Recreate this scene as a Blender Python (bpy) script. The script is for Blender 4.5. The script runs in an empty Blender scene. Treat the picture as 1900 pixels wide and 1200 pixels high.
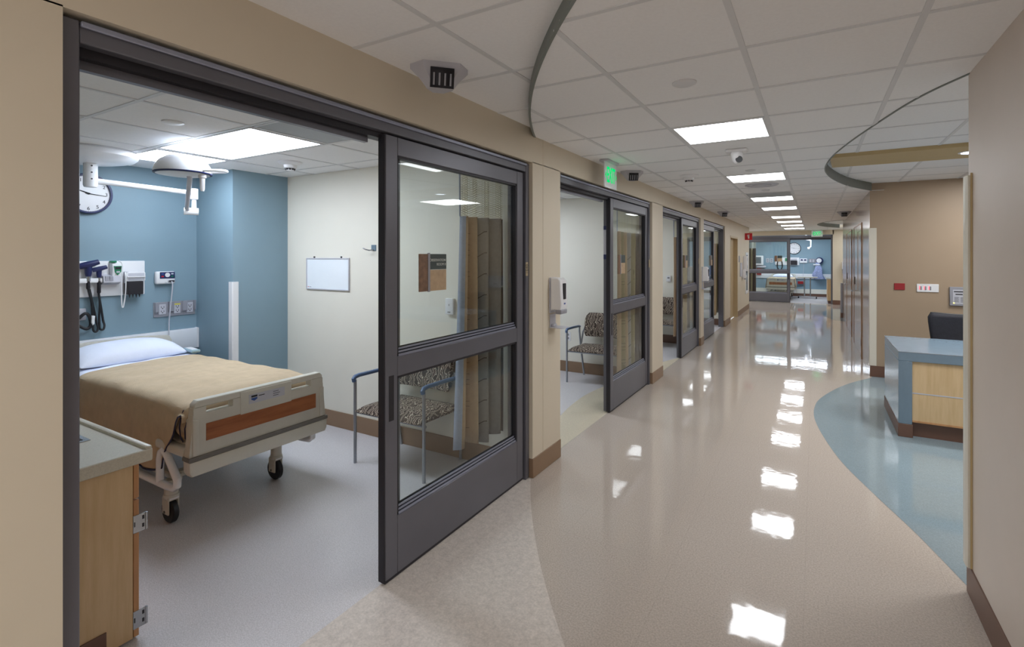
import bpy, bmesh, math, random
from mathutils import Vector, Matrix
random.seed(7)
S = bpy.context.scene
COL = S.collection
R = math.radians

# ------------------------------------------------------------------ camera, world, exposure
cd = bpy.data.cameras.new('camera'); cam = bpy.data.objects.new('camera', cd); COL.objects.link(cam)
cam.location = (0, 0, 1.6438); cam.rotation_euler = (R(90), 0, R(30.81))
cd.sensor_fit = 'HORIZONTAL'; cd.sensor_width = 36; cd.lens = 17.858; cd.shift_y = -0.0659
cd.clip_start = 0.05; cd.clip_end = 100
S.camera = cam
W = bpy.data.worlds.new('world'); S.world = W; W.use_nodes = True
W.node_tree.nodes['Background'].inputs[0].default_value = (0.96, 0.98, 1.0, 1)
W.node_tree.nodes['Background'].inputs[1].default_value = 0.5
S.view_settings.view_transform = 'Standard'; S.view_settings.look = 'None'
S.view_settings.gamma = 1.0; S.view_settings.exposure = 0.55; S.view_settings.use_curve_mapping = False
S.cycles.use_denoising = True
S.cycles.max_bounces = 12; S.cycles.diffuse_bounces = 6; S.cycles.glossy_bounces = 6; S.cycles.transparent_max_bounces = 24
S.cycles.sample_clamp_indirect = 6.0; S.cycles.caustics_reflective = False; S.cycles.caustics_refractive = False
PANEL = 9.0        # radiance of the corridor light panels
ROOMPANEL = 10.5   # radiance of the patient room panels

def area(name, loc, size, sizey, power, col=(.96, .98, 1), rot=(0, 0, 0), parent=None, spread=180):
    l = bpy.data.lights.new(name, 'AREA'); l.shape = 'RECTANGLE'; l.size = size; l.size_y = sizey
    l.energy = power; l.color = col; l.spread = R(spread)
    o = bpy.data.objects.new(name, l); o.location = loc; o.rotation_euler = rot; COL.objects.link(o)
    if parent: o.parent = parent
    return o
# unseen lamps without fixtures, added to light the corridor behind the camera and nurse station
for yy in (-1.3, -3.4):
    area('unseen_corridor_lamp', (-.55, yy, 2.57), 1.1, .6, 25)
area('unseen_station_lamp', (1.9, 4.6, 2.62), .9, .9, 32)
area('unseen_station_lamp', (2.0, 7.4, 2.62), .8, .8, 24)

# ------------------------------------------------------------------ materials
def lin(c):
    return tuple(((x / 255) / 12.92 if x / 255 <= .04045 else ((x / 255 + .055) / 1.055) ** 2.4) for x in c) + (1,)
class NT:
    def __init__(s, name):
        s.m = bpy.data.materials.new(name); s.m.use_nodes = True; s.t = s.m.node_tree
        s.b = s.t.nodes['Principled BSDF']; s.out = s.t.nodes['Material Output']
    def n(s, typ, **kw):
        x = s.t.nodes.new(typ)
        for k, v in kw.items():
            if k.startswith('i_'):
                k = k[2:]; k = int(k) if k.isdigit() else k
                x.inputs[k].default_value = v
            else: setattr(x, k, v)
        return x
    def l(s, a, b): s.t.links.new(a, b)
    def coord(s, scale=(1, 1, 1)):
        c = s.n('ShaderNodeTexCoord'); mp = s.n('ShaderNodeMapping'); mp.inputs['Scale'].default_value = scale
        s.l(c.outputs['Object'], mp.inputs['Vector']); return mp.outputs[0]
    def noise(s, vec, scale, detail=3, rough=.6):
        x = s.n('ShaderNodeTexNoise'); x.inputs['Scale'].default_value = scale; x.inputs['Detail'].default_value = detail
        x.inputs['Roughness'].default_value = rough; s.l(vec, x.inputs['Vector']); return x.outputs['Fac']
    def ramp(s, fac, stops):
        r = s.n('ShaderNodeValToRGB'); e = r.color_ramp.elements
        while len(e) < len(stops): e.new(.5)
        for k, (p, c) in enumerate(stops): e[k].position = p; e[k].color = c
        s.l(fac, r.inputs[0]); return r.outputs[0]
    def math(s, op, a, b=None):
        x = s.n('ShaderNodeMath', operation=op)
        for i, v in enumerate((a, b)):
            if v is None: continue
            if isinstance(v, (int, float)): x.inputs[i].default_value = v
            else: s.l(v, x.inputs[i])
        return x.outputs[0]
    def bump(s, h, strength, dist=.01):
        x = s.n('ShaderNodeBump'); x.inputs['Strength'].default_value = strength; x.inputs['Distance'].default_value = dist
        s.l(h, x.inputs['Height']); s.l(x.outputs[0], s.b.inputs['Normal'])
def sh(c, k): return tuple(min(1, x * k) for x in c[:3]) + (1,)
def plain(name, rgb, rough=.5, metal=0, var=.06, scale=8, stretch=(1, 1, 1), bump=0, bscale=200, spec=.5, coat=0):
    k = NT(name); c = lin(rgb); v = k.coord(stretch)
    f = k.noise(v, scale, 3)
    k.l(k.ramp(f, [(.3, sh(c, 1 - var)), (.7, sh(c, 1 + var))]), k.b.inputs['Base Color'])
    k.b.inputs['Roughness'].default_value = rough; k.b.inputs['Metallic'].default_value = metal
    k.b.inputs['Specular IOR Level'].default_value = spec
    if coat: k.b.inputs['Coat Weight'].default_value = coat; k.b.inputs['Coat Roughness'].default_value = .1
    if bump: k.bump(k.noise(v, bscale, 2), bump, .002)
    return k.m
def floor_mat(name, rgb, rough, amt, tile=True, wav=.02, fleck=170, big=.0, spec=.5):
    k = NT(name); c = lin(rgb); v = k.coord()
    f1 = k.noise(v, fleck, 2, .7)
    col = k.ramp(f1, [(.36, sh(c, 1 - amt)), (.5, c), (.64, sh(c, 1 + amt))])
    if big:
        f2 = k.noise(v, 26, 5, .75)
        mx = k.n('ShaderNodeMixRGB', blend_type='MULTIPLY'); mx.inputs[0].default_value = 1
        k.l(col, mx.inputs[1]); k.l(k.ramp(f2, [(.32, (1 - big, 1 - big, 1 - big, 1)), (.62, (1, 1, 1, 1))]), mx.inputs[2]); col = mx.outputs[0]
    h = k.math('ADD', k.noise(v, 5.5, 2), k.math('MULTIPLY', k.noise(v, 46, 3), .018))
    if tile:
        sp = k.n('ShaderNodeSeparateXYZ'); k.l(v, sp.inputs[0])
        ln = None
        for ax, off in ((0, .02), (1, .11)):
            a = k.math('FRACT', k.math('DIVIDE', k.math('ADD', sp.outputs[ax], 100 + off), .6096 if ax == 0 else .308))
            b = k.math('LESS_THAN', a, .004 if ax == 0 else .007)
            ln = b if ln is None else k.math('MAXIMUM', ln, b)
        mx = k.n('ShaderNodeMixRGB', blend_type='MULTIPLY'); k.l(k.math('MULTIPLY', ln, .16), mx.inputs[0]); k.l(col, mx.inputs[1])
        mx.inputs[2].default_value = (.3, .3, .3, 1); col = mx.outputs[0]
    k.l(col, k.b.inputs['Base Color'])
    k.b.inputs['Roughness'].default_value = rough; k.b.inputs['Specular IOR Level'].default_value = spec
    k.bump(h, wav, .02)
    return k.m
def wood(name, rgb, rgb2, axis=2, rough=.4, scale=3.0):
    k = NT(name); st = [9, 9, 9]; st[axis] = .8
    v = k.coord(tuple(st)); f = k.noise(v, scale, 6, .65)
    k.l(k.ramp(f, [(.3, lin(rgb2)), (.62, lin(rgb))]), k.b.inputs['Base Color']); k.b.inputs['Roughness'].default_value = rough
    return k.m
def emit(name, rgb, strength):
    k = NT(name); e = k.n('ShaderNodeEmission'); e.inputs[0].default_value = lin(rgb); e.inputs[1].default_value = strength
    k.l(e.outputs[0], k.out.inputs[0]); return k.m
def glassmat():
    k = NT('door_glass'); tr = k.n('ShaderNodeBsdfTransparent'); tr.inputs[0].default_value = (.93, .96, .95, 1)
    gl = k.n('ShaderNodeBsdfGlossy'); gl.inputs['Roughness'].default_value = .015
    fr = k.n('ShaderNodeLayerWeight'); fr.inputs[0].default_value = .5
    f5 = k.math('ADD', k.math('MULTIPLY', k.math('POWER', fr.outputs['Facing'], 5.0), .9), .04)
    mx = k.n('ShaderNodeMixShader'); k.l(f5, mx.inputs[0]); k.l(tr.outputs[0], mx.inputs[1]); k.l(gl.outputs[0], mx.inputs[2])
    k.l(mx.outputs[0], k.out.inputs[0]); return k.m
def chairfab():
    k = NT('chair_fabric'); v = k.coord((1, 1, 1))
    w = k.n('ShaderNodeTexWave', wave_type='BANDS', bands_direction='X'); w.inputs['Scale'].default_value = 7.5
    w.inputs['Distortion'].default_value = 9; w.inputs['Detail'].default_value = 2.5; w.inputs['Detail Scale'].default_value = 2.2
    k.l(v, w.inputs['Vector'])
    k.l(k.ramp(w.outputs['Fac'], [(.0, lin((62, 50, 44))), (.44, lin((84, 68, 60))), (.56, lin((216, 204, 184))), (.70, lin((206, 194, 176))), (.82, lin((92, 76, 66)))]), k.b.inputs['Base Color'])
    k.b.inputs['Roughness'].default_value = .85; return k.m
def netmat():
    k = NT('curtain_net'); v = k.coord((60, 60, 60)); sp = k.n('ShaderNodeSeparateXYZ'); k.l(v, sp.inputs[0])
    a = k.math('FRACT', k.math('ADD', sp.outputs[1], sp.outputs[2])); b = k.math('FRACT', k.math('SUBTRACT', k.math('ADD', sp.outputs[1], 500), sp.outputs[2]))
    s_ = k.math('MAXIMUM', k.math('LESS_THAN', a, .26), k.math('LESS_THAN', b, .26))
    tr = k.n('ShaderNodeBsdfTransparent'); df = k.n('ShaderNodeBsdfDiffuse'); df.inputs[0].default_value = lin((228, 222, 200))
    mx = k.n('ShaderNodeMixShader'); k.l(s_, mx.inputs[0]); k.l(tr.outputs[0], mx.inputs[1]); k.l(df.outputs[0], mx.inputs[2])
    k.l(mx.outputs[0], k.out.inputs[0]); return k.m
M = dict(
 wall=plain('wall_tan_paint', (211, 200, 180), .55, var=.015, scale=2),
 wallnear=plain('wall_wallcovering', (210, 197, 186), .42, var=.02, scale=3),
 cream=plain('wall_cream_paint', (230, 226, 214), .6, var=.015, scale=2),
 teal=plain('wall_blue_paint', (132, 157, 170), .55, var=.02, scale=2),
 brown=plain('wall_brown_paint', (164, 143, 120), .5, var=.02, scale=2),
 lamin=plain('wall_laminate', (176, 158, 142), .16, var=.04, scale=3, stretch=(1, 1, .2)),
 base=plain('cove_base', (138, 112, 88), .45, var=.03),
 basedark=plain('cove_base_dark', (108, 78, 64), .45, var=.03),
 tile=plain('ceiling_tile', (240, 240, 241), .9, var=.02, scale=60, bump=.15, bscale=300),
 grid=plain('ceiling_grid_metal', (216, 217, 219), .45, var=.02),
 fascia=plain('ceiling_edge_trim', (118, 124, 120), .5, var=.03),
 tile_r=plain('return_grille', (178, 182, 186), .6, var=.05, scale=300),
 floor=floor_mat('floor_beige_vinyl', (189, 177, 166), .05, .13, True, .05, 120),
 tan=floor_mat('floor_tan_vinyl', (206, 196, 174), .3, .12, False, .02, 120),
 terr=floor_mat('floor_cream_vinyl', (218, 208, 199), .22, .07, False, .02, 90, .2),
 roomfloor=floor_mat('floor_grey_vinyl', (208, 205, 208), .24, .15, False, .02, 190),
 blue=floor_mat('floor_blue_vinyl', (138, 154, 161), .07, .09, False, .03, 110, .07),
 frame=plain('door_frame_bronze', (102, 102, 110), .36, .25, var=.04, scale=4),
 framelt=plain('door_frame_edge', (146, 150, 168), .3, .4, var=.03),
 track=plain('door_track_dark', (38, 36, 42), .5, .2, var=.05),
 black=plain('rubber_black', (26, 26, 30), .5, var=.1),
 glass=glassmat(), net=netmat(), chairfab=chairfab(),
 white=plain('white_plastic', (232, 232, 234), .3, var=.01),
 white2=plain('white_metal_paint', (236, 238, 242), .25, var=.01),
 grey=plain('grey_plastic', (150, 150, 158), .4, var=.03),
 lgrey=plain('light_grey_plastic', (190, 190, 198), .4, var=.03),
 steel=plain('brushed_steel', (180, 182, 186), .25, .9, var=.05),
 silver=plain('chair_silver_paint', (160, 164, 172), .3, .55, var=.03),
 armblue=plain('arm_blue_plastic', (84, 108, 146), .35, var=.04),
 bedpl=plain('bed_putty_plastic', (204, 200, 188), .35, var=.03),
 bedgroove=plain('bed_groove_grey', (112, 108, 102), .5, var=.04),
 bedwood=wood('bed_cherry_laminate', (170, 106, 66), (140, 82, 50), 1, .35),
 maple=wood('maple_laminate', (212, 182, 140), (198, 166, 122), 2, .4),
 maple2=wood('maple_laminate_edge', (196, 146, 98), (178, 128, 84), 2, .4),
 stone=plain('counter_solid_surface', (196, 190, 174), .3, var=.09, scale=160),
 blanket=plain('blanket_tan_cotton', (192, 172, 144), .95, var=.07, scale=14, bump=.5, bscale=260),
 navy=plain('navy_piping', (44, 44, 72), .8, var=.1),
 linen=plain('white_linen', (226, 232, 248), .85, var=.02, scale=10, bump=.2, bscale=120),
 deskblue=plain('desk_blue_laminate', (112, 130, 144), .22, var=.04, scale=12),
 mesh=plain('chair_black_mesh', (34, 34, 42), .7, var=.25, scale=60),
 red=plain('red_plate', (150, 32, 36), .4, var=.05),
 signred=plain('sign_red', (206, 34, 46), .4, var=.03),
 signdark=plain('sign_dark_green', (60, 72, 70), .5, var=.05),
 signtan=plain('sign_tan', (184, 158, 126), .5, var=.10, scale=30),
 signbrown=plain('sign_brown', (122, 92, 70), .5, var=.25, scale=40),
 txt=plain('sign_lettering_pale', (196, 200, 196), .6, var=.01),
 txtdark=plain('lettering_dark', (32, 32, 38), .6, var=.02),
 brass=plain('number_plate_tan', (176, 160, 130), .4, var=.04),
 cur1=plain('curtain_tan', (190, 162, 132), .9, var=.05, scale=40), cur2=plain('curtain_grey', (164, 158, 154), .9, var=.06, scale=40),
 cur3=plain('curtain_khaki', (160, 146, 112), .9, var=.06, scale=40), cur4=plain('curtain_dark_brown', (78, 58, 54), .9, var=.08, scale=40),
 cur5=plain('curtain_edge_blue_grey', (170, 178, 196), .9, var=.06, scale=40),
 soffit=plain('soffit_paint', (188, 166, 122), .5, var=.02), guard=plain('corner_guard_cream', (216, 210, 196), .35, var=.01), greenlit=emit('exit_letters_lit', (0, 185, 95), 1.1), exitface=plain('exit_face_acrylic', (232, 236, 238), .15, var=.01),
 navyp=plain('device_navy', (34, 42, 88), .35, var=.05), greenp=plain('device_green', (30, 120, 84), .4, var=.06),
 bluep=plain('device_blue', (52, 84, 150), .4, var=.05), yellow=plain('label_yellow', (214, 200, 70), .5, var=.03),
 pinklit=emit('switch_pilot_lit', (255, 90, 100), 2.0), amber=emit('pilot_lamp_lit', (255, 240, 120), 2.0), 
 panel=emit('light_diffuser_lit', (246, 250, 255), PANEL), roompanel=emit('room_light_diffuser_lit', (232, 242, 255), ROOMPANEL),
 down=emit('downlight_lit', (225, 235, 255), 9.0),
 wboard=plain('whiteboard_face', (236, 242, 248), .12, var=.008), tvoff=plain('monitor_screen', (96, 106, 112), .15, var=.05),
 gown=plain('patterned_gown', (150, 160, 196), .9, var=.45, scale=40), brownwood=wood('door_brown_wood', (150, 112, 76), (130, 94, 62), 2, .4),
 doortan=plain('door_tan_paint', (190, 170, 134), .45, var=.03), teallite=plain('handset_teal', (150, 176, 186), .4, var=.05),
)

# ------------------------------------------------------------------ helpers
class MB:
    def __init__(s): s.b = bmesh.new(); s.mats = []; s.cur = 0
    def m(s, mat):
        if mat not in s.mats: s.mats.append(mat)
        s.cur = s.mats.index(mat); return s
    def _fin(s, n0f, smooth=False):
        s.b.faces.ensure_lookup_table()
        for f in s.b.faces[n0f:]: f.material_index = s.cur; f.smooth = smooth
    def box(s, x0, x1, y0, y1, z0, z1, bev=0, seg=2):
        n0 = len(s.b.faces)
        mtx = Matrix.Translation(((x0 + x1) / 2, (y0 + y1) / 2, (z0 + z1) / 2)) @ Matrix.Diagonal((abs(x1 - x0), abs(y1 - y0), abs(z1 - z0), 1))
        r = bmesh.ops.create_cube(s.b, size=1, matrix=mtx)
        if bev:
            es = list({e for v in r['verts'] for e in v.link_edges})
            bmesh.ops.bevel(s.b, geom=es, offset=bev, segments=seg, affect='EDGES', profile=.5)
        s._fin(n0, bool(bev)); return s
    def prism(s, pts, axis, a0, a1, bev=0, smooth=False, seg=2):
        # pts: 2D polygon in the plane of the two other axes (x->(y,z), y->(x,z), z->(x,y))
        n0 = len(s.b.faces)
        def P(p, a): return {'x': (a, p[0], p[1]), 'y': (p[0], a, p[1]), 'z': (p[0], p[1], a)}[axis]
        va = [s.b.verts.new(P(p, a0)) for p in pts]; vb = [s.b.verts.new(P(p, a1)) for p in pts]
        fs = [s.b.faces.new(va), s.b.faces.new(list(reversed(vb)))]
        n = len(pts)
        for i in range(n): fs.append(s.b.faces.new((va[(i + 1) % n], va[i], vb[i], vb[(i + 1) % n])))
        bmesh.ops.recalc_face_normals(s.b, faces=fs)
        if bev:
            es = list({e for f in fs[:2] for e in f.edges})
            bmesh.ops.bevel(s.b, geom=es, offset=bev, segments=seg, affect='EDGES', profile=.5)
        s._fin(n0, smooth or bool(bev)); return s
    def tube(s, path, r, seg=10, closed=False, cap=True):
        n0 = len(s.b.faces); path = [Vector(p) for p in path]; n = len(path); rings = []
        rr = r if isinstance(r, (list, tuple)) else [r] * n
        up = None
        for i, p in enumerate(path):
            if closed: d = path[(i + 1) % n] - path[i - 1]
            else: d = path[min(i + 1, n - 1)] - path[max(i - 1, 0)]
            d.normalize()
            if up is None:
                up = Vector((0, 0, 1)) if abs(d.z) < .9 else Vector((1, 0, 0))
            u = d.cross(up); 
            if u.length < 1e-4: u = d.cross(Vector((1, .3, 0)))
            u.normalize(); v = u.cross(d).normalized(); up = v
            rings.append([s.b.verts.new(p + (u * math.cos(t) + v * math.sin(t)) * rr[i]) for t in [2 * math.pi * k / seg for k in range(seg)]])
        fs = []
        for i in range(n if closed else n - 1):
            a, b = rings[i], rings[(i + 1) % n]
            for k in range(seg): fs.append(s.b.faces.new((a[k], a[(k + 1) % seg], b[(k + 1) % seg], b[k])))
        if not closed and cap: fs.append(s.b.faces.new(list(reversed(rings[0])))); fs.append(s.b.faces.new(rings[-1]))
        bmesh.ops.recalc_face_normals(s.b, faces=fs)
        s._fin(n0, True); return s
    def cyl(s, p0, p1, r, seg=20): return s.tube([p0, p1], r, seg)
    def lathe(s, prof, axis='z', c=(0, 0, 0), seg=28, sx=1, sy=1):
        # prof: (radius, height) pairs; closed with caps at ends when radius > 0
        n0 = len(s.b.faces); rings = []; c = Vector(c)
        def P(r, t, h):
            a, b = r * math.cos(t) * sx, r * math.sin(t) * sy
            return c + Vector({'z': (a, b, h), 'y': (a, h, b), 'x': (h, a, b)}[axis])
        for r, h in prof:
            if r < 1e-5: rings.append([s.b.verts.new(P(0, 0, h))])
            else: rings.append([s.b.verts.new(P(r, 2 * math.pi * k / seg, h)) for k in range(seg)])
        fs = []
        for a, b in zip(rings, rings[1:]):
            for k in range(seg):
                q = [a[k % len(a)], a[(k + 1) % len(a)], b[(k + 1) % len(b)], b[k % len(b)]]
                q = list(dict.fromkeys(q))
                if len(q) > 2: fs.append(s.b.faces.new(q))
        if len(rings[0]) > 1: fs.append(s.b.faces.new(rings[0]))
        if len(rings[-1]) > 1: fs.append(s.b.faces.new(rings[-1]))
        bmesh.ops.recalc_face_normals(s.b, faces=fs)
        s._fin(n0, True); return s
    def poly(s, pts, z, flip=False):
        n0 = len(s.b.faces); f = s.b.faces.new([s.b.verts.new((p[0], p[1], z)) for p in pts])
        f.normal_update()
        if (f.normal.z < 0) != flip: f.normal_flip()
        s._fin(n0); return s
    def grid(s, rows, smooth=True, closed_u=False):
        n0 = len(s.b.faces); V = [[s.b.verts.new(p) for p in r] for r in rows]
        for i in range(len(V) - 1):
            m_ = len(V[i]); 
            for k in range(m_ if closed_u else m_ - 1):
                s.b.faces.new((V[i][k], V[i][(k + 1) % m_], V[i + 1][(k + 1) % m_], V[i + 1][k]))
        s._fin(n0, smooth); return s
    def build(s, name, mat=None, parent=None, sharp=40, solid=0, sub=0):
        me = bpy.data.meshes.new(name)
        bmesh.ops.triangulate(s.b, faces=[f for f in s.b.faces if len(f.verts) > 4 and not f.smooth])
        s.b.to_mesh(me); s.b.free()
        if s.mats:
            for x in s.mats: me.materials.append(x)
        else: me.materials.append(mat)
        o = bpy.data.objects.new(name, me); COL.objects.link(o)
        if parent: o.parent = parent
        try: me.set_sharp_from_angle(angle=R(sharp))
        except Exception: pass
        if solid:
            md = o.modifiers.new('thickness', 'SOLIDIFY'); md.thickness = solid; md.offset = 0
        if sub:
            md = o.modifiers.new('smooth', 'SUBSURF'); md.levels = sub; md.render_levels = sub
        return o
def tag(o, label=None, cat=None, group=None, kind=None):
    if label: o['label'] = label
    if cat: o['category'] = cat
    if group: o['group'] = group
    if kind: o['kind'] = kind
    return o
def thing(name, label, cat, loc=(0, 0, 0), rz=0, group=None):
    o = bpy.data.objects.new(name, None); o.empty_display_size = .1; COL.objects.link(o)
    o.location = loc; o.rotation_euler = (0, 0, R(rz)); return tag(o, label, cat, group)
def struct(mb, name, mat=None, parent=None, label=None, cat=None, **kw):
    o = mb.build(name, mat, parent, **kw)
    if not parent: tag(o, label, cat, kind='structure')
    return o
def sgroup(name, label, cat, loc, rz):
    o = thing(name, label, cat, loc, rz); o['kind'] = 'structure'; return o
def dup(root, loc, rz=None, label=None, group=None):
    r = root.copy(); COL.objects.link(r); r.location = loc
    if rz is not None: r.rotation_euler = (0, 0, R(rz))
    if label: r['label'] = label
    if group: r['group'] = group
    for ch in list(root.children):
        c = ch.copy(); COL.objects.link(c); c.parent = r
        for g in list(ch.children):
            d = g.copy(); COL.objects.link(d); d.parent = c
    return r
def B(*a, **k): return MB().box(*a, **k)
def lettering(text, size, mat, parent, loc, name='lettering', rot=(90, 0, 0), align='CENTER', ext=.0008, bold=0, sx=1):
    # text stands in the local x-z plane and faces -y
    cu = bpy.data.curves.new('t', 'FONT'); cu.body = text; cu.size = size; cu.extrude = ext; cu.align_x = align; cu.align_y = 'CENTER'; cu.offset = bold
    o = bpy.data.objects.new('t', cu); COL.objects.link(o); bpy.context.view_layer.update()
    me = bpy.data.meshes.new_from_object(o.evaluated_get(bpy.context.evaluated_depsgraph_get()))
    bpy.data.objects.remove(o); bpy.data.curves.remove(cu)
    me.transform(Matrix.Diagonal((sx, 1, 1, 1)))
    me.transform(Matrix.Translation(loc) @ Matrix.Rotation(R(rot[2]), 4, 'Z') @ Matrix.Rotation(R(rot[1]), 4, 'Y') @ Matrix.Rotation(R(rot[0]), 4, 'X'))
    me.materials.clear(); me.materials.append(mat)
    q = bpy.data.objects.new(name, me); COL.objects.link(q); q.parent = parent
    return q
def arc(c, r, a0, a1, n=24): return [(c[0] + r * math.cos(R(a0 + (a1 - a0) * k / n)), c[1] + r * math.sin(R(a0 + (a1 - a0) * k / n))) for k in range(n + 1)]
def spline(pts, n=8):
    out = []; P = [pts[0]] + list(pts) + [pts[-1]]
    for i in range(1, len(P) - 2):
        p0, p1, p2, p3 = [Vector(p) for p in P[i - 1:i + 3]]
        for k in range(n):
            t = k / n
            out.append(tuple(.5 * ((2 * p1) + (p2 - p0) * t + (2 * p0 - 5 * p1 + 4 * p2 - p3) * t * t + (3 * p1 - p0 - 3 * p2 + p3) * t ** 3)))
    out.append(tuple(pts[-1])); return out
def circle3(a, b, c):
    ax, ay = a; bx, by = b; cx, cy = c
    d = 2 * (ax * (by - cy) + bx * (cy - ay) + cx * (ay - by))
    ux = ((ax * ax + ay * ay) * (by - cy) + (bx * bx + by * by) * (cy - ay) + (cx * cx + cy * cy) * (ay - by)) / d
    uy = ((ax * ax + ay * ay) * (cx - bx) + (bx * bx + by * by) * (ax - cx) + (cx * cx + cy * cy) * (bx - ax)) / d
    return (ux, uy), math.hypot(ax - ux, ay - uy)
def spans(poly, axis, v):
    # intervals of the line coordinate[axis]=v inside a 2D polygon
    xs = []; n = len(poly)
    for i in range(n):
        a, b = poly[i], poly[(i + 1) % n]
        if (a[axis] - v) * (b[axis] - v) < 0:
            t = (v - a[axis]) / (b[axis] - a[axis]); xs.append(a[1 - axis] + t * (b[1 - axis] - a[1 - axis]))
    xs.sort(); return list(zip(xs[::2], xs[1::2]))
def cut(a, b, skip, ax, v):
    # leave the grid out where a light or grille fills the cell
    segs = [(a, b)]
    for r in skip:
        lo, hi, c0, c1 = (r[2], r[3], r[0], r[1]) if ax == 0 else (r[0], r[1], r[2], r[3])
        if c0 + .02 < v < c1 - .02: segs = [q for s_, e_ in segs for q in ((s_, min(e_, lo)), (max(s_, hi), e_)) if q[1] - q[0] > .01]
    return segs
def ceiling(name, poly, z, xs, ys, label, skip=()):
    c = struct(MB().poly(poly, z, flip=True), name, M['tile'], label=label, cat='ceiling')
    g = MB()
    for x in xs:
        for a, b in [q for s_ in spans(poly, 0, x) for q in cut(*s_, skip, 0, x)]: g.box(x - .012, x + .012, a, b, z - .004, z + .003)
    for y in ys:
        for a, b in [q for s_ in spans(poly, 1, y) for q in cut(*s_, skip, 1, y)]: g.box(a, b, y - .012, y + .012, z - .0035, z + .003)
    g.build('ceiling_grid', M['grid'], c)
    return c
def strip(pts, z0, z1, th=.012):
    mb = MB(); n = len(pts); L = []; Rr = []
    for i, p in enumerate(pts):
        a = pts[max(i - 1, 0)]; b = pts[min(i + 1, n - 1)]; d = Vector((b[0] - a[0], b[1] - a[1])).normalized()
        L.append((p[0] - d.y * th / 2, p[1] + d.x * th / 2)); Rr.append((p[0] + d.y * th / 2, p[1] - d.x * th / 2))
    ring = lambda i: [(L[i][0], L[i][1], z0), (Rr[i][0], Rr[i][1], z0), (Rr[i][0], Rr[i][1], z1), (L[i][0], L[i][1], z1)]
    mb.grid([ring(i) for i in range(n)], True, True)
    bmesh.ops.recalc_face_normals(mb.b, faces=mb.b.faces)
    return mb
# ------------------------------------------------------------------ the setting
LW, RW, ENDY, HC, HU, HN, HR = -1.792, .645, 20.35, 2.5325, 2.585, 2.635, 2.46
BY = 8.47                      # brown wall behind the nurse desk
# floors
struct(MB().poly([(-1.868, -3), (3.4, -3), (3.4, 20.42), (-3.6, 20.42), (-3.6, 17.55), (-1.868, 17.55)], 0), 'floor', M['floor'],
       label='glossy beige vinyl corridor floor with faint tile seams', cat='floor')
inl = spline([(.652, 3.33), (.515, 3.808), (.346, 4.304), (.178, 4.851), (.055, 5.496), (-.005, 6.006), (-.003, 6.44), (.052, 6.85), (.216, 7.43), (.407, 7.913), (.645, 8.36), (.66, 8.42)])
struct(MB().poly(inl + [(.66, BY), (3.3, BY), (3.3, 3.33)], .0012), 'floor', M['blue'], label='curved blue floor inlay around the nurse desk', cat='floor')
inl2 = spline([(.66, 15.2), (.4, 15.5), (.25, 16.2), (.18, 17), (.25, 17.9), (.45, 18.7), (.75, 19.3)])
struct(MB().poly(inl2 + [(2.4, 19.3), (2.4, 15.2)], .0012), 'floor', M['blue'], label='small blue floor inlay at the far end of the corridor on the right', cat='floor')
c3, r3 = circle3((-1.823, 3.332), (-1.459, 2.70), (-.904, 1.949))
ter = []
for k in range(40):
    y = 3.30 - k * .075; dx = math.sqrt(max(0, r3 * r3 - (y - c3[1]) ** 2)); ter.append((c3[0] - dx, y))
struct(MB().poly([(-1.866, 3.30)] + [(max(-1.866, a), b) for a, b in ter] + [(-1.866, ter[-1][1])], .0012), 'floor', M['terr'],
       label='mottled cream vinyl floor strip in front of the first doorway', cat='floor')
for i, (ya, yb) in enumerate(((-.3, 3.34), (3.62, 6.63), (6.93, 9.80), (10.06, 12.9))):
    struct(MB().poly([(-5.5, ya), (-1.866, ya), (-1.866, yb), (-5.5, yb)], .0006), 'floor', M['roomfloor'],
           label='speckled grey vinyl floor of the %s patient room from the camera' % ('first', 'second', 'third', 'fourth')[i], cat='floor')
t2 = spline([(-2.05, 3.75), (-2.16, 4.3), (-2.256, 4.786), (-2.317, 5.27), (-2.325, 5.715), (-2.27, 6.156), (-2.18, 6.6)])
struct(MB().poly([(-1.866, 3.75)] + t2 + [(-1.866, 6.6)], .0018), 'floor', M['tan'], label='tan floor patch just inside the second doorway', cat='floor')
t3 = [(-1.866, 7.2), (-2.05, 7.3), (-2.03, 7.95), (-1.96, 8.2), (-1.90, 8.4), (-1.866, 8.6)]
struct(MB().poly(t3, .0018), 'floor', M['tan'], label='tan floor patch just inside the third doorway', cat='floor')
struct(MB().poly([(-3.6, 20.42), (2.4, 20.42), (2.4, 23.95), (-3.6, 23.95)], .0006), 'floor', M['roomfloor'], label='grey vinyl floor of the blue patient room at the corridor end', cat='floor')

# left corridor wall with its openings
w = MB().m(M['wall']); X0, X1 = -1.93, LW
for ya, yb in ((-3, .572), (3.302, 3.776), (6.516, 7.042), (9.732, 10.032), (12.642, 13.5), (14.9, 17.68)): w.box(X0, X1, ya, yb, 0, 2.34)
w.box(X0, X1, -3, 17.68, 2.335, 2.66); w.box(X0, X1, 13.5, 14.9, 2.15, 2.34)
w.box(-3.6, X0, 17.54, 17.68, 0, 2.66)
for y in (3.47,): w.box(LW - .002, LW + .0015, y - .006, y - .001, .14, HC); w.box(LW - .002, LW + .0015, y + .001, y + .006, .14, HC)
wl = struct(w, 'wall_left', label='tan corridor wall with the row of glass sliding doors', cat='wall')
b = MB()
for ya, yb in ((-3, .573), (3.300, 3.779), (6.514, 7.044), (9.73, 10.034), (12.64, 13.5), (14.9, 17.69)): b.box(LW - .06, LW + .006, ya, yb, .001, .145, .003, 1)
b.box(-3.6, LW, 17.68, 17.688, .001, .145)
struct(b, 'baseboard_left', M['base'], label='brown cove base along the left corridor wall piers', cat='baseboard')
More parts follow.
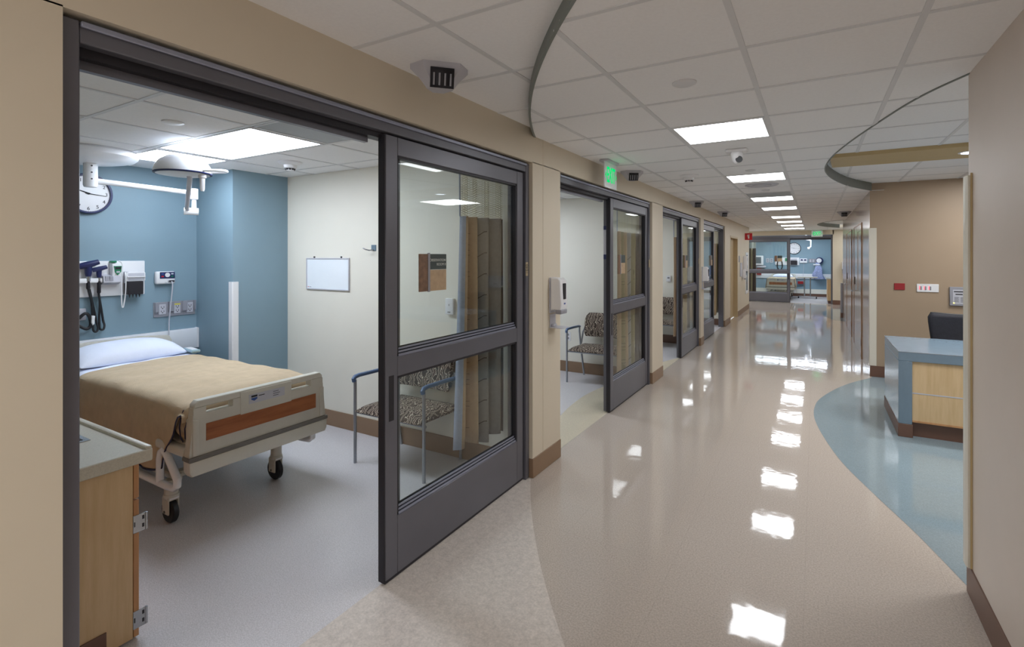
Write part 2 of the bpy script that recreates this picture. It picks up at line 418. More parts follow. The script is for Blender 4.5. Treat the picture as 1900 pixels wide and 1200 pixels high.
# right walls
w = MB().m(M['wallnear']).box(RW, RW + .16, -3, 3.275, 0, 2.7)
struct(w, 'wall_right', label='near right corridor wall with beige wallcovering', cat='wall')
b = B(RW - .006, RW + .17, -3, 3.285, .001, .15, .003, 1)
struct(b, 'baseboard_right', M['basedark'], label='brown cove base along the near right wall', cat='baseboard')
t = MB().m(M['guard'])
t.prism([(RW - .016, 3.205), (RW - .021, 3.225), (RW - .021, 3.272), (RW - .012, 3.292), (RW + .08, 3.292), (RW + .08, 3.277), (RW - .001, 3.277), (RW - .001, 3.205)], 'z', .152, 2.03, smooth=False)
struct(t, 'trim_1', label='pale vertical corner guard on the end of the near right wall', cat='corner guard')
struct(MB().m(M['soffit']).box(RW - .008, RW - .0005, 3.198, 3.2045, .152, 2.04), 'trim_2', label='thin wooden edge strip beside the near right corner guard', cat='trim')
struct(MB().box(RW + .0005, 3.4, BY, BY + .14, 0, 2.8), 'wall_back', M['brown'], label='brown wall behind the nurse desk', cat='wall')
struct(B(.65, 3.4, BY - .008, BY, .001, .15, .002, 1), 'baseboard_back', M['basedark'], label='dark brown cove base of the brown wall behind the nurse desk', cat='baseboard')
t = MB().box(RW - .006, RW - .001, BY + .001, BY + .07, .15, 2.025).box(RW - .006, .72, BY - .006, BY + .001, .15, 2.025, .002, 1)
struct(t, 'trim_3', M['guard'], label='pale corner guard on the left edge of the brown wall', cat='corner guard')
w = MB().box(RW, RW + .14, BY + .003, 16.3, 0, 2.7)
struct(w, 'wall_right', M['lamin'], label='glossy panelled right corridor wall beyond the nurse desk', cat='wall')
struct(MB().box(3.4, 3.5, -3, 9, 0, 2.8), 'wall_right', M['brown'], label='far side wall of the nurse station', cat='wall')
struct(MB().box(RW, 2.4, 16.16, 16.3, 0, 2.7), 'wall_right', M['wall'], label='return wall past the right hand doors', cat='wall')
# end wall
w = MB().m(M['wall'])
w.box(.517, 2.4, ENDY, ENDY + .14, 0, 2.7); w.box(-3.6, -2.255, ENDY, ENDY + .14, 0, 2.7); w.box(-2.3, .55, ENDY, ENDY + .14, 2.375, 2.7)
struct(w, 'wall_end', label='tan wall at the corridor end around the last sliding door', cat='wall')
struct(B(.517, 2.4, ENDY - .008, ENDY + .05, .001, .145), 'baseboard_end', M['basedark'], label='dark cove base on the corridor end wall', cat='baseboard')

# ceilings
fc, fr = circle3((-1.79, 3.33), (-1.246, 2.306), (-.72, 1.624))
fas = []
for k in range(37):
    y = 3.37 - k * (3.37 - .2) / 36; fas.append((fc[0] - math.sqrt(fr * fr - (y - fc[1]) ** 2), y))
fas = [p for p in fas if p[0] < .68]
ov = spline([(.655, 3.24), (.54, 3.491), (.453, 3.76), (.34, 4.236), (.225, 4.78), (.134, 5.35), (.091, 5.90), (.102, 6.35), (.19, 6.98), (.375, 7.72), (.655, 8.40)])
ov2 = spline([(.66, 14.95), (.35, 15.25), (.15, 15.9), (.06, 16.65), (.12, 17.4), (.30, 18.1), (.66, 18.9)])
low = [p for p in fas] + [(.8, fas[-1][1]), (.8, 3.24)] + ov + [(.8, 8.4), (.8, 14.95)] + ov2 + [(.8, 18.9), (2.4, 18.9), (2.4, 20.4), (-3.6, 20.4), (-3.6, 17.6), (-1.85, 17.6), (-1.85, 3.37)]
GX = [-.8736 + .6096 * k for k in range(-2, 6)]; GY = [2.365 + .616 * k for k in range(-4, 31)]
ceiling('ceiling', low, HC, GX, GY, 'white tiled corridor ceiling over the glossy floor')
ceiling('ceiling', [(-1.85, -3), (.8, -3), (.8, 3.6), (-1.85, 3.6)], HU, [-1.32, -.71, -.1, .51], [2.83 - .61 * k for k in range(-1, 9)], 'raised white tiled ceiling above the first doorway')
ceiling('ceiling', [(-.1, 2.9), (3.5, 2.9), (3.5, 8.6), (-.1, 8.6)], HN, [-.264 + .6096 * k for k in range(1, 7)], [3.0 + .616 * k for k in range(9)], 'raised white tiled ceiling over the nurse desk')
ceiling('ceiling', [(0, 14.8), (2.4, 14.8), (2.4, 19), (0, 19)], HN, [.35, .96, 1.57], [15.3, 15.9, 16.5, 17.1, 17.7], 'raised ceiling recess at the far right of the corridor')
struct(strip(fas, HC - .006, HU + .01, .014), 'trim_4', M['fascia'], label='grey curved edge trim where the ceiling steps down', cat='ceiling trim')
struct(strip(ov, HC - .006, HN + .01, .010), 'trim_5', M['fascia'], label='grey-green curved edge trim of the raised ceiling over the nurse desk', cat='ceiling trim')
struct(strip(ov2, HC - .006, HN + .01, .012), 'trim_6', M['fascia'], label='small curved ceiling edge trim at the corridor end', cat='ceiling trim')
# soffit band crossing the raised nurse ceiling
bm_ = MB().prism([(.125, 5.86), (.16, 6.50), (3.4, 6.60), (3.4, 5.80)], 'z', 2.60, 2.64)
struct(bm_, 'trim_7', M['soffit'], label='tan soffit band across the raised nurse desk ceiling', cat='soffit')

# patient room shells
XB, XF, YC = -5.334, -4.706, 2.76
struct(MB().box(XB - .1, XB, -.3, 3.44, 0, 2.6), 'wall_head', M['teal'], label='blue head wall behind the hospital bed', cat='wall')
struct(MB().box(XB, XF, YC, 3.40, 0, 2.6), 'wall_column', M['teal'], label='blue boxed out column in the room corner', cat='wall')
struct(MB().box(XF - .7, X0 + .002, 3.34, 3.46, 0, 2.6), 'wall_side', M['cream'], label='cream side wall carrying the whiteboard', cat='wall')
struct(MB().box(-5.5, X0, -.42, -.3, 0, 2.6), 'wall_near', M['cream'], label='near side wall of the first patient room', cat='wall')
struct(B(XF, X0, 3.328, 3.34, .001, .15, .002, 1), 'baseboard_side', M['base'], label='brown cove base under the whiteboard wall', cat='baseboard')
t = MB().prism([(XF - .05, YC - .010), (XF + .004, YC - .010), (XF + .010, YC - .003), (XF + .010, YC + .05), (XF, YC + .05), (XF, YC), (XF - .05, YC)], 'z', .15, 1.40)
struct(t, 'trim_8', M['white'], label='pale corner guard on the blue column', cat='corner guard')
ceiling('ceiling', [(-5.4, -.4), (-1.9, -.4), (-1.9, 3.42), (-5.4, 3.42)], HR, [-3.04 - .622 * k for k in range(-2, 4)], [1.285 + .605 * k for k in range(-2, 4)], 'white tiled ceiling of the first patient room', skip=[(-4.25, -3.08, 1.90, 2.49)])
for i, (ya, yb, mt) in enumerate(((3.62, 6.63, 'second'), (6.93, 9.80, 'third'), (10.06, 12.9, 'fourth'))):
    struct(MB().box(-5.6, -5.5, ya - .1, yb + .1, 0, 2.6), 'wall_head', M['teal'], label='blue head wall of the %s patient room' % mt, cat='wall')
    struct(MB().box(-5.5, X0 + .002, yb, yb + .11, 0, 2.6), 'wall_side', M['cream'], label='cream side wall of the %s patient room' % mt, cat='wall')
    struct(MB().box(-5.5, X0, ya - .1, ya, 0, 2.6), 'wall_near', M['cream'], label='near side wall of the %s patient room' % mt, cat='wall')
    struct(B(-5.5, X0, yb - .012, yb, .001, .15, .002, 1), 'baseboard_side', M['base' if i == 0 else 'basedark'], label='cove base of the %s patient room side wall' % mt, cat='baseboard')
    ceiling('ceiling', [(-5.5, ya), (-1.9, ya), (-1.9, yb), (-5.5, yb)], HR, [-3.04 - .622 * k for k in range(-2, 4)], [yb - .25 - .605 * k for k in range(5)], 'white tiled ceiling of the %s patient room' % mt)
# blue room at the end
struct(MB().box(-3.6, 2.4, 23.85, 23.95, 0, 2.8), 'wall_far', M['teal'], label='blue wall of the patient room at the corridor end', cat='wall')
struct(MB().box(.62, .72, 20.49, 23.85, 0, 2.8), 'wall_far_right', M['teal'], label='right side wall of the end patient room', cat='wall')
struct(MB().box(-3.6, -3.5, 17.6, 23.9, 0, 2.8), 'wall_far_left', M['cream'], label='left side wall of the end patient room', cat='wall')
struct(MB().box(2.4, 2.5, 16.2, 20.5, 0, 2.8), 'wall_side_hall', M['wall'], label='side wall of the far cross hall', cat='wall')
struct(MB().m(M['cream']).box(-3.5, .62, 23.825, 23.85, .12, .30).m(M['basedark']).box(-3.5, .62, 23.835, 23.85, .001, .12), 'baseboard_far', label='pale bumper and dark base along the end room wall', cat='baseboard')
struct(MB().m(M['white']).box(-3.5, .62, 23.81, 23.85, .72, .92, .008), 'trim_10', label='white bumper rail on the blue wall at the corridor end', cat='rail')
ceiling('ceiling', [(-3.6, 20.49), (.7, 20.49), (.7, 23.9), (-3.6, 23.9)], 2.50, [-3, -2.4, -1.8, -1.2, -.6, 0], [21, 21.6, 22.2, 22.8, 23.4], 'white ceiling of the end patient room')

# ------------------------------------------------------------------ sliding glass doors (doors are part of the setting)
def sliding_door(n, loc, rz, width, a, bb, label, side=1, handle=True, rear=.012, H=2.335):
    d = sgroup('door_%d' % n, label, 'sliding door', loc, rz)
    fr_ = MB().m(M['frame'])
    fr_.box(0, .046, .028, .135, 0, H - .012, .003, 1)
    fr_.box(width - .05, width, .028, .135, 0, H - .012, .003, 1)
    fr_.box(.046, width - .05, .030, .135, 2.26, H - .016, .003, 1)
    fr_.m(M['framelt']).box(.046, width - .05, .018, .03, H - .032, H - .014, .003, 1)
    fr_.build('frame', None, d)
    tr = MB().m(M['track']).box(.046, width - .05, .070, .13, 2.232, 2.26)
    tr.m(M['frame']).box(.046, (a - .06) if side > 0 else width - .05, .105, .13, 2.205, 2.233)
    tr.build('track', None, d)
    lf = MB().m(M['frame'])
    st = .084; y0, y1 = .043, .083
    for (xa, xb) in ((a, a + st), (bb - st, bb)): lf.box(xa, xb, y0, y1, .022, 2.252, .003, 1)
    for (za, zb) in ((.022, .315), (1.028, 1.128), (2.158, 2.252)): lf.box(a + st, bb - st, y0, y1, za, zb, .003, 1)
    leaf = lf.build('leaf', None, d)
    bd = MB().m(M['framelt'])
    for (za, zb) in ((.315, 1.028), (1.128, 2.158)):
        bd.m(M['track']).box(a + st, bb - st, y0 + .033, y0 + .037, za, za + .046).m(M['framelt'])
        for k, (o1, o2) in enumerate(((.0, .012), (.017, .027), (.032, .041))):
            yy = y0 + .006 + k * .0062
            bd.box(a + st, bb - st, yy, yy + .006, za + o1, za + o2)
        bd.m(M['track'])
        bd.box(a + st, a + st + .012, y0 + .006, y1, za, zb); bd.box(bb - st - .012, bb - st, y0 + .006, y1, za, zb)
        bd.box(a + st, bb - st, y0 + .006, y1, zb - .012, zb); bd.m(M['framelt'])
    bd.build('glazing_bead', None, leaf)
    for (za, zb) in ((.315, 1.028), (1.128, 2.158)):
        B(a + st + .004, bb - st - .004, y0 + .026, y0 + .032, za + .004, zb - .004).build('glass_pane', M['glass'], leaf)
    gx = (a - .007, a) if side > 0 else (bb, bb + .007)
    B(gx[0], gx[1], y0 + .004, y1 + .006, .012, 2.25, .002, 1).m(M['track']).build('edge_gasket', M['track'], leaf)
    B(a, bb, y0 + .006, y1 - .006, .006, .022).build('door_sweep', M['track'], leaf)
    tl = MB().m(M['frame'])                          # second leaf parked behind the first
    ta, tb, t0, t1 = (a + rear, bb - .012, .094, .124) if side > 0 else (a + .012, bb - rear, .094, .124)
    for (xa, xb) in ((ta, ta + .07), (tb - .07, tb)): tl.box(xa, xb, t0, t1, .012, 2.25)
    for (za, zb) in ((.02, .30), (2.17, 2.24)): tl.box(ta + .07, tb - .07, t0, t1, za, zb)
    tl.build('rear_leaf', None, d)
    if n == 2: MB().m(M['lgrey']).box(ta - .0022, ta, t0 - .004, t1, 1.66, 1.92).m(M['navyp']).box(ta - .0026, ta, t0 - .004, t1, 1.92, 1.96).box(ta - .0026, ta, t0 - .004, t1, 1.61, 1.66).build('edge_sticker', None, d)
    if handle:
        hx = a + .022 if side > 0 else bb - .055
        hh = MB().m(M['track']).box(hx, hx + .034, y0 - .0015, y0 + .002, .812, 1.04)
        hh.build('pull_recess', None, leaf)
    return d, leaf
def glass_sign(leaf_loc, rz, x, lines, label, group=None, w_=.236, z0=1.448, y=.060):
    # two-tone room sign fixed on the door glass
    s_ = thing('room_sign', label, 'sign', leaf_loc, rz, group)
    MB().m(M['signbrown']).box(x, x + .072, y - .006, y, z0, z0 + .207, .001, 1).build('side_panel', None, s_)
    MB().m(M['signtan']).box(x + .088, x + w_, y - .006, y, z0, z0 + .118, .001, 1).build('insert_panel', None, s_)
    MB().m(M['signdark']).box(x + .088, x + w_, y - .0065, y, z0 + .12, z0 + .207, .001, 1).build('name_panel', None, s_)
    MB().m(M['grey']).box(x + .072, x + .088, y - .010, y, z0 - .004, z0 + .213, .001, 1).build('clip_bar', None, s_)
    for k, tx in enumerate(lines):
        lettering(tx, .0215, M['txt'], s_, (x + w_ - .008, y - .0075, z0 + .172 - .024 * k), align='RIGHT')
    return s_
Y1, Y2, Y3, Y4 = .574, 3.778, 7.044, 10.034
sliding_door(1, (LW, Y1, 0), 90, 2.726, 1.276, 2.66, 'dark bronze sliding glass door of the first room, beside the bed and curtain', rear=.085)
sliding_door(2, (LW, Y2, 0), 90, 2.736, 1.31, 2.67, 'dark bronze sliding glass door under the green exit sign, second along the wall')
sliding_door(3, (LW, Y3, 0), 90, 2.688, 1.34, 2.62, 'dark bronze sliding glass door, third along the left wall')
sliding_door(4, (LW, Y4, 0), 90, 2.606, .06, 1.42, 'dark bronze sliding glass door, fourth along the left wall, open at its far side', side=-1)
sliding_door(5, (-2.255, ENDY, 0), 0, 2.772, .10, 1.50, 'dark bronze sliding glass door at the corridor end in front of the blue room', side=-1, H=2.375)
glass_sign((LW, Y1, 0), 90, 2.112 - Y1, ['OBSERVATION', 'ROOM 8'], 'brown and green OBSERVATION ROOM 8 sign on the first door glass')
glass_sign((LW, Y2, 0), 90, 5.36 - Y2, [], 'tan room sign on the glass of the second sliding door')
glass_sign((LW, Y3, 0), 90, 8.64 - Y3, [], 'tan room sign on the glass of the third sliding door')
glass_sign((LW, Y4, 0), 90, 11.06 - Y4, [], 'tan room sign on the glass of the fourth sliding door')
glass_sign((-2.255, ENDY, 0), 0, 1.02, [], 'tan room sign on the glass of the end sliding door')
for yb_, tx, lb in ((3.268, '1040', 'tan 1040 number plate on the first door jamb'), (6.48, '1041', None), (9.70, '1042', None)):
    if lb is None:
        lb = 'small number plate on the jamb of the %s sliding door' % ('second' if yb_ < 8 else 'third')
    q = thing('number_plate', lb, 'sign', (LW - .028, yb_ - .006, 1.548), 90)
    B(-.017, .017, -.003, 0, -.05, .05, .001, 1).build('plate', M['brass'], q)
    if tx == '1040': lettering(tx, .036, M['txtdark'], q, (0, -.0035, 0), rot=(90, -90, 0))
# swing doors
d = sgroup('door_6', 'tan swing door in the recess past the fourth sliding door', 'door', (LW, 13.5, 0), 90)
MB().m(M['doortan']).box(-.0, .05, -.004, .13, 0, 2.15).box(1.35, 1.4, -.004, .13, 0, 2.15).box(.05, 1.35, -.004, .13, 2.10, 2.15).build('door_frame', None, d)
MB().m(M['doortan']).box(.05, 1.35, .10, .14, .008, 2.10).build('door_leaf', None, d)
MB().m(M['steel']).cyl((.14, .10, 1.0), (.14, .05, 1.0), .012).tube([(.14, .05, 1.0), (.2, .048, 1.0), (.26, .05, 1.0)], .01).build('door_handle', None, d)
def wood_door(n, ya, yb, label):
    d = sgroup('door_%d' % n, label, 'door', (RW, yb, 0), -90); w_ = yb - ya     # local x runs towards the camera
    MB().m(M['brownwood']).box(w_ - .03, w_, -.012, .03, 0, 2.18).box(0, .02, -.012, .03, 0, 2.18).box(.02, w_ - .03, -.012, .03, 2.16, 2.18).build('door_frame', None, d)
    lf = MB().m(M['lamin'])
    g0, g1 = w_ - .92, w_ - .16
    lf.box(.02, g0, -.006, .03, .01, 2.16).box(g1, w_ - .03, -.006, .03, .01, 2.16).box(g0, g1, -.006, .03, .01, 1.05).box(g0, g1, -.006, .03, 2.06, 2.16)
    leaf = lf.build('door_leaf', None, d)
    B(g0, g1, .004, .010, 1.05, 2.06).build('glass_pane', M['tvoff'], leaf)
    hm = MB().m(M['track'])
    for z in (.26, 1.08, 1.92): hm.box(w_ - .075, w_ - .028, -.014, -.004, z - .055, z + .055, .002, 1)
    hm.build('hinge', None, d)
    MB().m(M['steel']).cyl((.22, -.006, 1.0), (.22, -.06, 1.0), .012).tube([(.22, -.06, 1.0), (.32, -.062, 1.0), (.40, -.06, 1.0)], .011).build('door_handle', None, d)
    MB().m(M['track']).box(.18, .26, -.016, -.004, 1.12, 1.26, .003, 1).build('door_lock', None, d)
wood_door(7, 9.80, 11.62, 'nearer wooden door with glass lite on the right corridor wall')
wood_door(8, 12.38, 14.2, 'farther wooden door with glass lite on the right corridor wall')
# ------------------------------------------------------------------ ceiling fixtures
def light_panel(loc, sx, sy, label, group, mat, first=None):
    t = thing('ceiling_light', label, 'ceiling light', loc, 0, group)
    f = MB().m(M['grid']); e = .016
    f.box(-sx / 2, sx / 2, -sy / 2, -sy / 2 + e, -.005, .03).box(-sx / 2, sx / 2, sy / 2 - e, sy / 2, -.005, .03)
    f.box(-sx / 2, -sx / 2 + e, -sy / 2 + e, sy / 2 - e, -.005, .03).box(sx / 2 - e, sx / 2, -sy / 2 + e, sy / 2 - e, -.005, .03)
    f.build('light_frame', None, t)
    B(-sx / 2 + e, sx / 2 - e, -sy / 2 + e, sy / 2 - e, -.003, .004).build('diffuser', mat, t)
    return t
CX = (-.8736 - .264) / 2
rows = (2, 6, 10, 13, 17, 20, 23, 26)
lab = ['nearest square ceiling light of the corridor row, in front of the motion sensor', 'second square ceiling light of the corridor row, before the round speaker',
       'third ceiling light of the corridor row, just past the grey return grille', 'fourth ceiling light from the camera in the corridor row',
       'fifth ceiling light from the camera in the corridor row', 'sixth ceiling light from the camera in the corridor row',
       'seventh ceiling light from the camera in the corridor row', 'last ceiling light of the corridor row, by the end sliding door']
p0 = None
for k, lb in zip(rows, lab):
    loc = (CX, 2.365 + .616 * (k + .5), HC)
    if p0 is None: p0 = light_panel(loc, .585, .592, lb, 'square lights along the corridor ceiling', M['panel'])
    else: dup(p0, loc, None, lb)
light_panel((-3.655, 2.193, HR), 1.16, .57, 'large bright rectangular ceiling light above the bed foot', 'lights in the patient room ceilings', M['roompanel'])
light_panel((-4.592, 2.21, HR), .575, .56, 'bright square ceiling light behind the examination lamp', 'lights in the patient room ceilings', M['roompanel'])
for y, nm in ((5.48, 'second'), (8.62, 'third'), (11.7, 'fourth')):
    light_panel((-3.663, y, HR), 1.22, .58, 'bright ceiling light inside the %s patient room' % nm, 'lights in the patient room ceilings', M['roompanel'])
light_panel((-1.5, 22.5, 2.50), 1.2, .6, 'bright ceiling light inside the end patient room', 'lights in the patient room ceilings', M['roompanel'])
light_panel((-.2, 22.5, 2.50), 1.2, .6, 'second ceiling light inside the end patient room, nearer the cabinet', 'lights in the patient room ceilings', M['roompanel'])
light_panel((-2.6, 19.0, HC), 1.2, .6, 'ceiling light in the far cross hall left of the corridor', 'lights of the far cross hall', M['panel'])
light_panel((1.5, 19.65, HC), 1.2, .5, 'ceiling light in the far cross hall right of the corridor', 'lights of the far cross hall', M['panel'])
# motion sensors over the sliding doors: hexagonal plate, sloped body, dark ribbed lens
def motion_sensor(loc, rz, label, s=1.0):
    t = thing('motion_sensor', label, 'motion sensor', loc, rz, 'motion sensors on the corridor ceiling')
    pl = [(-.12 * s, -.02 * s), (-.075 * s, -.085 * s), (.075 * s, -.085 * s), (.12 * s, -.02 * s), (.05 * s, .075 * s), (-.05 * s, .075 * s)]
    b0 = MB(); n = len(pl)
    b0.grid([[(x, y, 0) for x, y in pl], [(x, y, -.02 * s) for x, y in pl], [(x * .66, y * .68 - .014 * s, -.062 * s) for x, y in pl], [(x * .44, y * .46 - .02 * s, -.098 * s) for x, y in pl]], False, True)
    b0.b.verts.ensure_lookup_table(); b0.b.faces.new([b0.b.verts[3 * n + i] for i in range(n)])
    bmesh.ops.recalc_face_normals(b0.b, faces=b0.b.faces)
    b0.build('sensor_body', M['lgrey'], t)
    le = MB().m(M['track']); rows_ = []
    for k in range(6):
        a = k / 5; rows_.append([(x * s, (-.098 + .012 * a * a + .006 * a) * s, (-.030 - .076 * a) * s) for x in (-.048, .048)])
    le.grid(rows_)
    le.build('sensor_lens', None, t, solid=.008)
    ri = MB().m(M['grey'])
    for k in range(4):
        x = (-.034 + .0225 * k) * s; ri.tube([(x, (-.1035 + .012 * q * q + .006 * q) * s, (-.030 - .076 * q) * s) for q in (.3, .5, .7, .9)], .004 * s, 6)
    ri.build('lens_rib', None, t)
    return t
motion_sensor((-1.625, 2.005, HU), 48, 'grey hexagonal motion sensor above the first sliding door', 1.2)
motion_sensor((-1.66, 5.24, HC), 32, 'grey motion sensor on the ceiling beside the green exit sign')
motion_sensor((-1.66, 8.62, HC), 30, 'grey motion sensor on the ceiling above the third sliding door')
motion_sensor((-1.58, 10.9, HC), 28, 'grey motion sensor on the ceiling above the fourth sliding door')
motion_sensor((.50, 12.1, HC), 0, 'grey motion sensor on the ceiling by the right hand wooden doors')
t = thing('ceiling_camera', 'white dome security camera with black lens under the nearest ceiling light', 'camera', (-.56, 4.60, HC))
MB().box(-.085, .085, -.055, .055, -.026, 0, .012, 3).build('mount_plate', M['white'], t)
MB().lathe([(.045, -.02), (.05, -.04), (.046, -.07), (.034, -.10), (.016, -.118), (0, -.122)]).build('dome', M['white'], t)
MB().lathe([(.026, 0), (.027, -.016), (0, -.018)], 'y', (.022, -.026, -.09)).build('lens', M['black'], t)
def smoke(loc, label):
    t = thing('smoke_detector', label, 'smoke detector', loc, 0, 'white smoke detectors')
    MB().lathe([(.098, 0), (.098, -.012), (.085, -.022), (.056, -.03)]).build('base_ring', M['white'], t)
    MB().lathe([(.056, -.028), (.052, -.055), (.038, -.06)]).build('sensor_head', M['white'], t)
    v = MB().m(M['track'])
    for k in range(9):
        a = k * 2 * math.pi / 9; x, y = .036 * math.cos(a), .036 * math.sin(a)
        v.cyl((x, y, -.058), (x * .9, y * .9, -.072), .008, 8)
    v.build('vent', None, t)
    MB().lathe([(.034, -.068), (.03, -.078), (0, -.08)]).build('cap', M['white'], t)
smoke((-1.19, 5.80, HC), 'white round smoke detector on the corridor ceiling')
smoke((-3.91, 2.80, HR), 'white smoke detector on the ceiling of the first patient room')
def disc(loc, r, label, mat, group=None):
    o = MB().lathe([(r, 0), (r, -.006), (r * .8, -.012), (0, -.014)], 'z').build('sprinkler_cover', mat); o.location = loc
    tag(o, label, 'sprinkler cover', group)
disc((-.575, 2.69, HC), .06, 'round white sprinkler cover before the nearest corridor light', M['grid'])
disc((-3.36, 1.60, HR), .06, 'round white sprinkler cover above the bed foot', M['white'])
disc((-.575, 5.78, HC), .05, 'small round cover just before the second corridor light', M['grid'])
disc((-.57, 7.62, HC), .05, 'small round cover between the ceiling speaker and return grille', M['grid'])
o = MB().lathe([(.19, 0), (.19, -.008), (.165, -.014), (.16, -.006), (.11, -.006), (.105, -.016), (.05, -.016), (0, -.02)]).build('ceiling_speaker', M['lgrey']); o.location = (-.57, 7.03, HC)
tag(o, 'large round ceiling speaker past the second corridor light', 'speaker')
def grille(loc, sx, sy, label, n=16):
    t = thing('return_grille', label, 'air grille', loc)
    f = MB().m(M['grid']); e = .015
    f.box(-sx / 2, sx / 2, -sy / 2, -sy / 2 + e, -.006, .01).box(-sx / 2, sx / 2, sy / 2 - e, sy / 2, -.006, .01)
    f.box(-sx / 2, -sx / 2 + e, -sy / 2, sy / 2, -.006, .01).box(sx / 2 - e, sx / 2, -sy / 2, sy / 2, -.006, .01)
    f.build('grille_frame', None, t)
    B(-sx / 2 + e, sx / 2 - e, -sy / 2 + e, sy / 2 - e, -.003, .0).build('perforated_face', M['tile_r'], t)
grille((CX, 8.21, HC), .585, .592, 'grey return air grille in the corridor ceiling before the third light')
grille((-2.74, 2.193, HR), .60, .58, 'grey return air grille beside the patient room light')
t = thing('downlight', 'round recessed downlight in the tan soffit over the nurse desk', 'downlight', (1.24, 6.17, 2.60))
MB().lathe([(.10, 0), (.10, -.006), (.082, -.008), (.078, 0)]).build('trim_ring', M['white'], t)
MB().lathe([(.078, -.002), (0, -.002)]).build('lamp_lens', M['down'], t)
sp = bpy.data.lights.new('spot_beam', 'SPOT'); sp.energy = 90; sp.spot_size = R(110); sp.spot_blend = .8; sp.shadow_soft_size = .08
so = bpy.data.objects.new('spot_beam', sp); COL.objects.link(so); so.parent = t; so.location = (0, 0, -.02)
# exit signs: the hanging panel faces the corridor
def exit_sign(loc, rz, w_, h, label, left_arrow):
    t = thing('exit_sign', label, 'exit sign', loc, rz, 'green exit signs')
    MB().m(M['lgrey']).box(-.15, .15, -.035, .055, -.022, 0, .008, 2).build('ceiling_canopy', None, t)
    B(-w_ / 2, w_ / 2, -.006, .006, -.022 - h, -.02, .002, 1).build('face_panel', M['exitface'], t)
    lettering('EXIT', h * .86, M['greenlit'], t, (0, -.0075, -.03 - h * .48), sx=.23 / .42 * w_ / .32 / (h * .86 / .2), bold=.0025)
    z = -.03 - h * .48
    for sgn in (-1, 1):
        x = sgn * w_ * .43
        MB().prism([(x + sgn * .014, z), (x - sgn * .008, z + .028), (x - sgn * .008, z - .028)], 'y', -.0085, -.0065).build('arrow', M['greenlit'], t)
    l = bpy.data.lights.new('sign_glow', 'POINT'); l.energy = .04; l.color = (.2, 1, .5); l.shadow_soft_size = .05
    lo = bpy.data.objects.new('sign_glow', l); COL.objects.link(lo); lo.parent = t; lo.location = (0, -.06, -.1)
exit_sign((-1.65, 4.57, HC), 90, .32, .235, 'green EXIT sign hanging over the second sliding door', True)
exit_sign((.06, 20.22, HC), 0, .33, .21, 'green EXIT sign over the end sliding door', False)
# ------------------------------------------------------------------ hand sanitizer dispensers
def dispenser(loc, rz, label, tray=True, s=1.0):
    t = thing('sanitizer_dispenser', label, 'dispenser', loc, rz, 'wall hand sanitizer dispensers')
    MB().box(-.062 * s, .062 * s, -.012, 0, -.14 * s, .14 * s, .006, 2).build('back_plate', M['lgrey'], t)
    prof = [(-.012, .138), (-.075, .138), (-.098, .118), (-.108, -.07), (-.098, -.112), (-.03, -.112), (-.012, -.12)]
    MB().prism([(y * s, z * s) for y, z in prof], 'x', -.06 * s, .06 * s, .012, seg=3).build('cover', M['white'], t)
    B(-.020 * s, .020 * s, -.112 * s, -.100 * s, -.03 * s, .095 * s, .003, 1).build('window', M['track'], t)
    B(-.056 * s, .056 * s, -.106 * s, -.05 * s, -.145 * s, -.108 * s, .008, 2).build('nozzle_block', M['grey'], t)
    B(-.015 * s, .015 * s, -.1085 * s, -.104 * s, -.070 * s, -.058 * s).build('badge', M['bluep'], t)
    if tray:
        MB().m(M['lgrey']).box(-.05 * s, .05 * s, -.006, 0, -.25 * s, -.15 * s, .002, 1).box(-.062 * s, .062 * s, -.115 * s, -.002, -.256 * s, -.248 * s, .003, 1).box(-.03, .03, -.03, -.004, -.25 * s, -.225 * s, .01, 2).build('drip_tray', None, t)
dispenser((LW, 3.63, 1.335), 90, 'white hand sanitizer dispenser with drip tray on the first pier')
dispenser((LW, 9.885, 1.30), 90, 'white hand sanitizer dispenser between the third and fourth sliding doors', True, 1.05)
dispenser((.84, ENDY, 1.31), 0, 'white hand sanitizer dispenser on the corridor end wall')
dispenser((LW, 15.9, 1.12), 90, 'white hand sanitizer dispenser beside the fire extinguisher cabinet', False)
# ------------------------------------------------------------------ far left wall fittings
t = thing('fire_extinguisher_sign', 'red flag sign with white extinguisher symbol high on the left wall', 'sign', (LW, 16.55, 2.22))
B(.0, .20, -.004, .004, -.10, .10).build('sign_plate', M['signred'], t)
g = MB().m(M['exitface'])
g.box(.085, .120, -.006, -.0045, -.062, .025, .004, 1).box(.094, .111, -.006, -.0045, .025, .042).box(.075, .128, -.006, -.0045, .042, .056).box(.063, .075, -.006, -.0045, .0, .05).build('symbol', None, t)
t = thing('extinguisher_cabinet', 'recessed glass fronted fire extinguisher cabinet at the end of the left wall', 'cabinet', (LW, 16.95, 1.13), 90)
f = MB().m(M['white']); f.box(-.32, .32, -.02, .0, -.62, -.54).box(-.32, .32, -.02, 0, .54, .62).box(-.32, -.25, -.02, 0, -.54, .54).box(.25, .32, -.02, 0, -.54, .54).build('cabinet_frame', None, t)
MB().box(-.25, .25, -.004, .0, -.54, .54).build('glass_front', M['tvoff'], t)
MB().m(M['steel']).cyl((-.2, -.02, 0), (-.2, -.045, 0), .012).box(-.21, -.19, -.055, -.045, -.09, .09, .003, 1).build('cabinet_handle', None, t)
t = thing('glove_dispenser', 'white glove box holder left of the fire extinguisher cabinet', 'dispenser', (LW, 16.25, 1.42), 90)
B(-.13, .13, -.10, 0, -.22, .22, .01, 2).build('holder_body', M['white'], t)
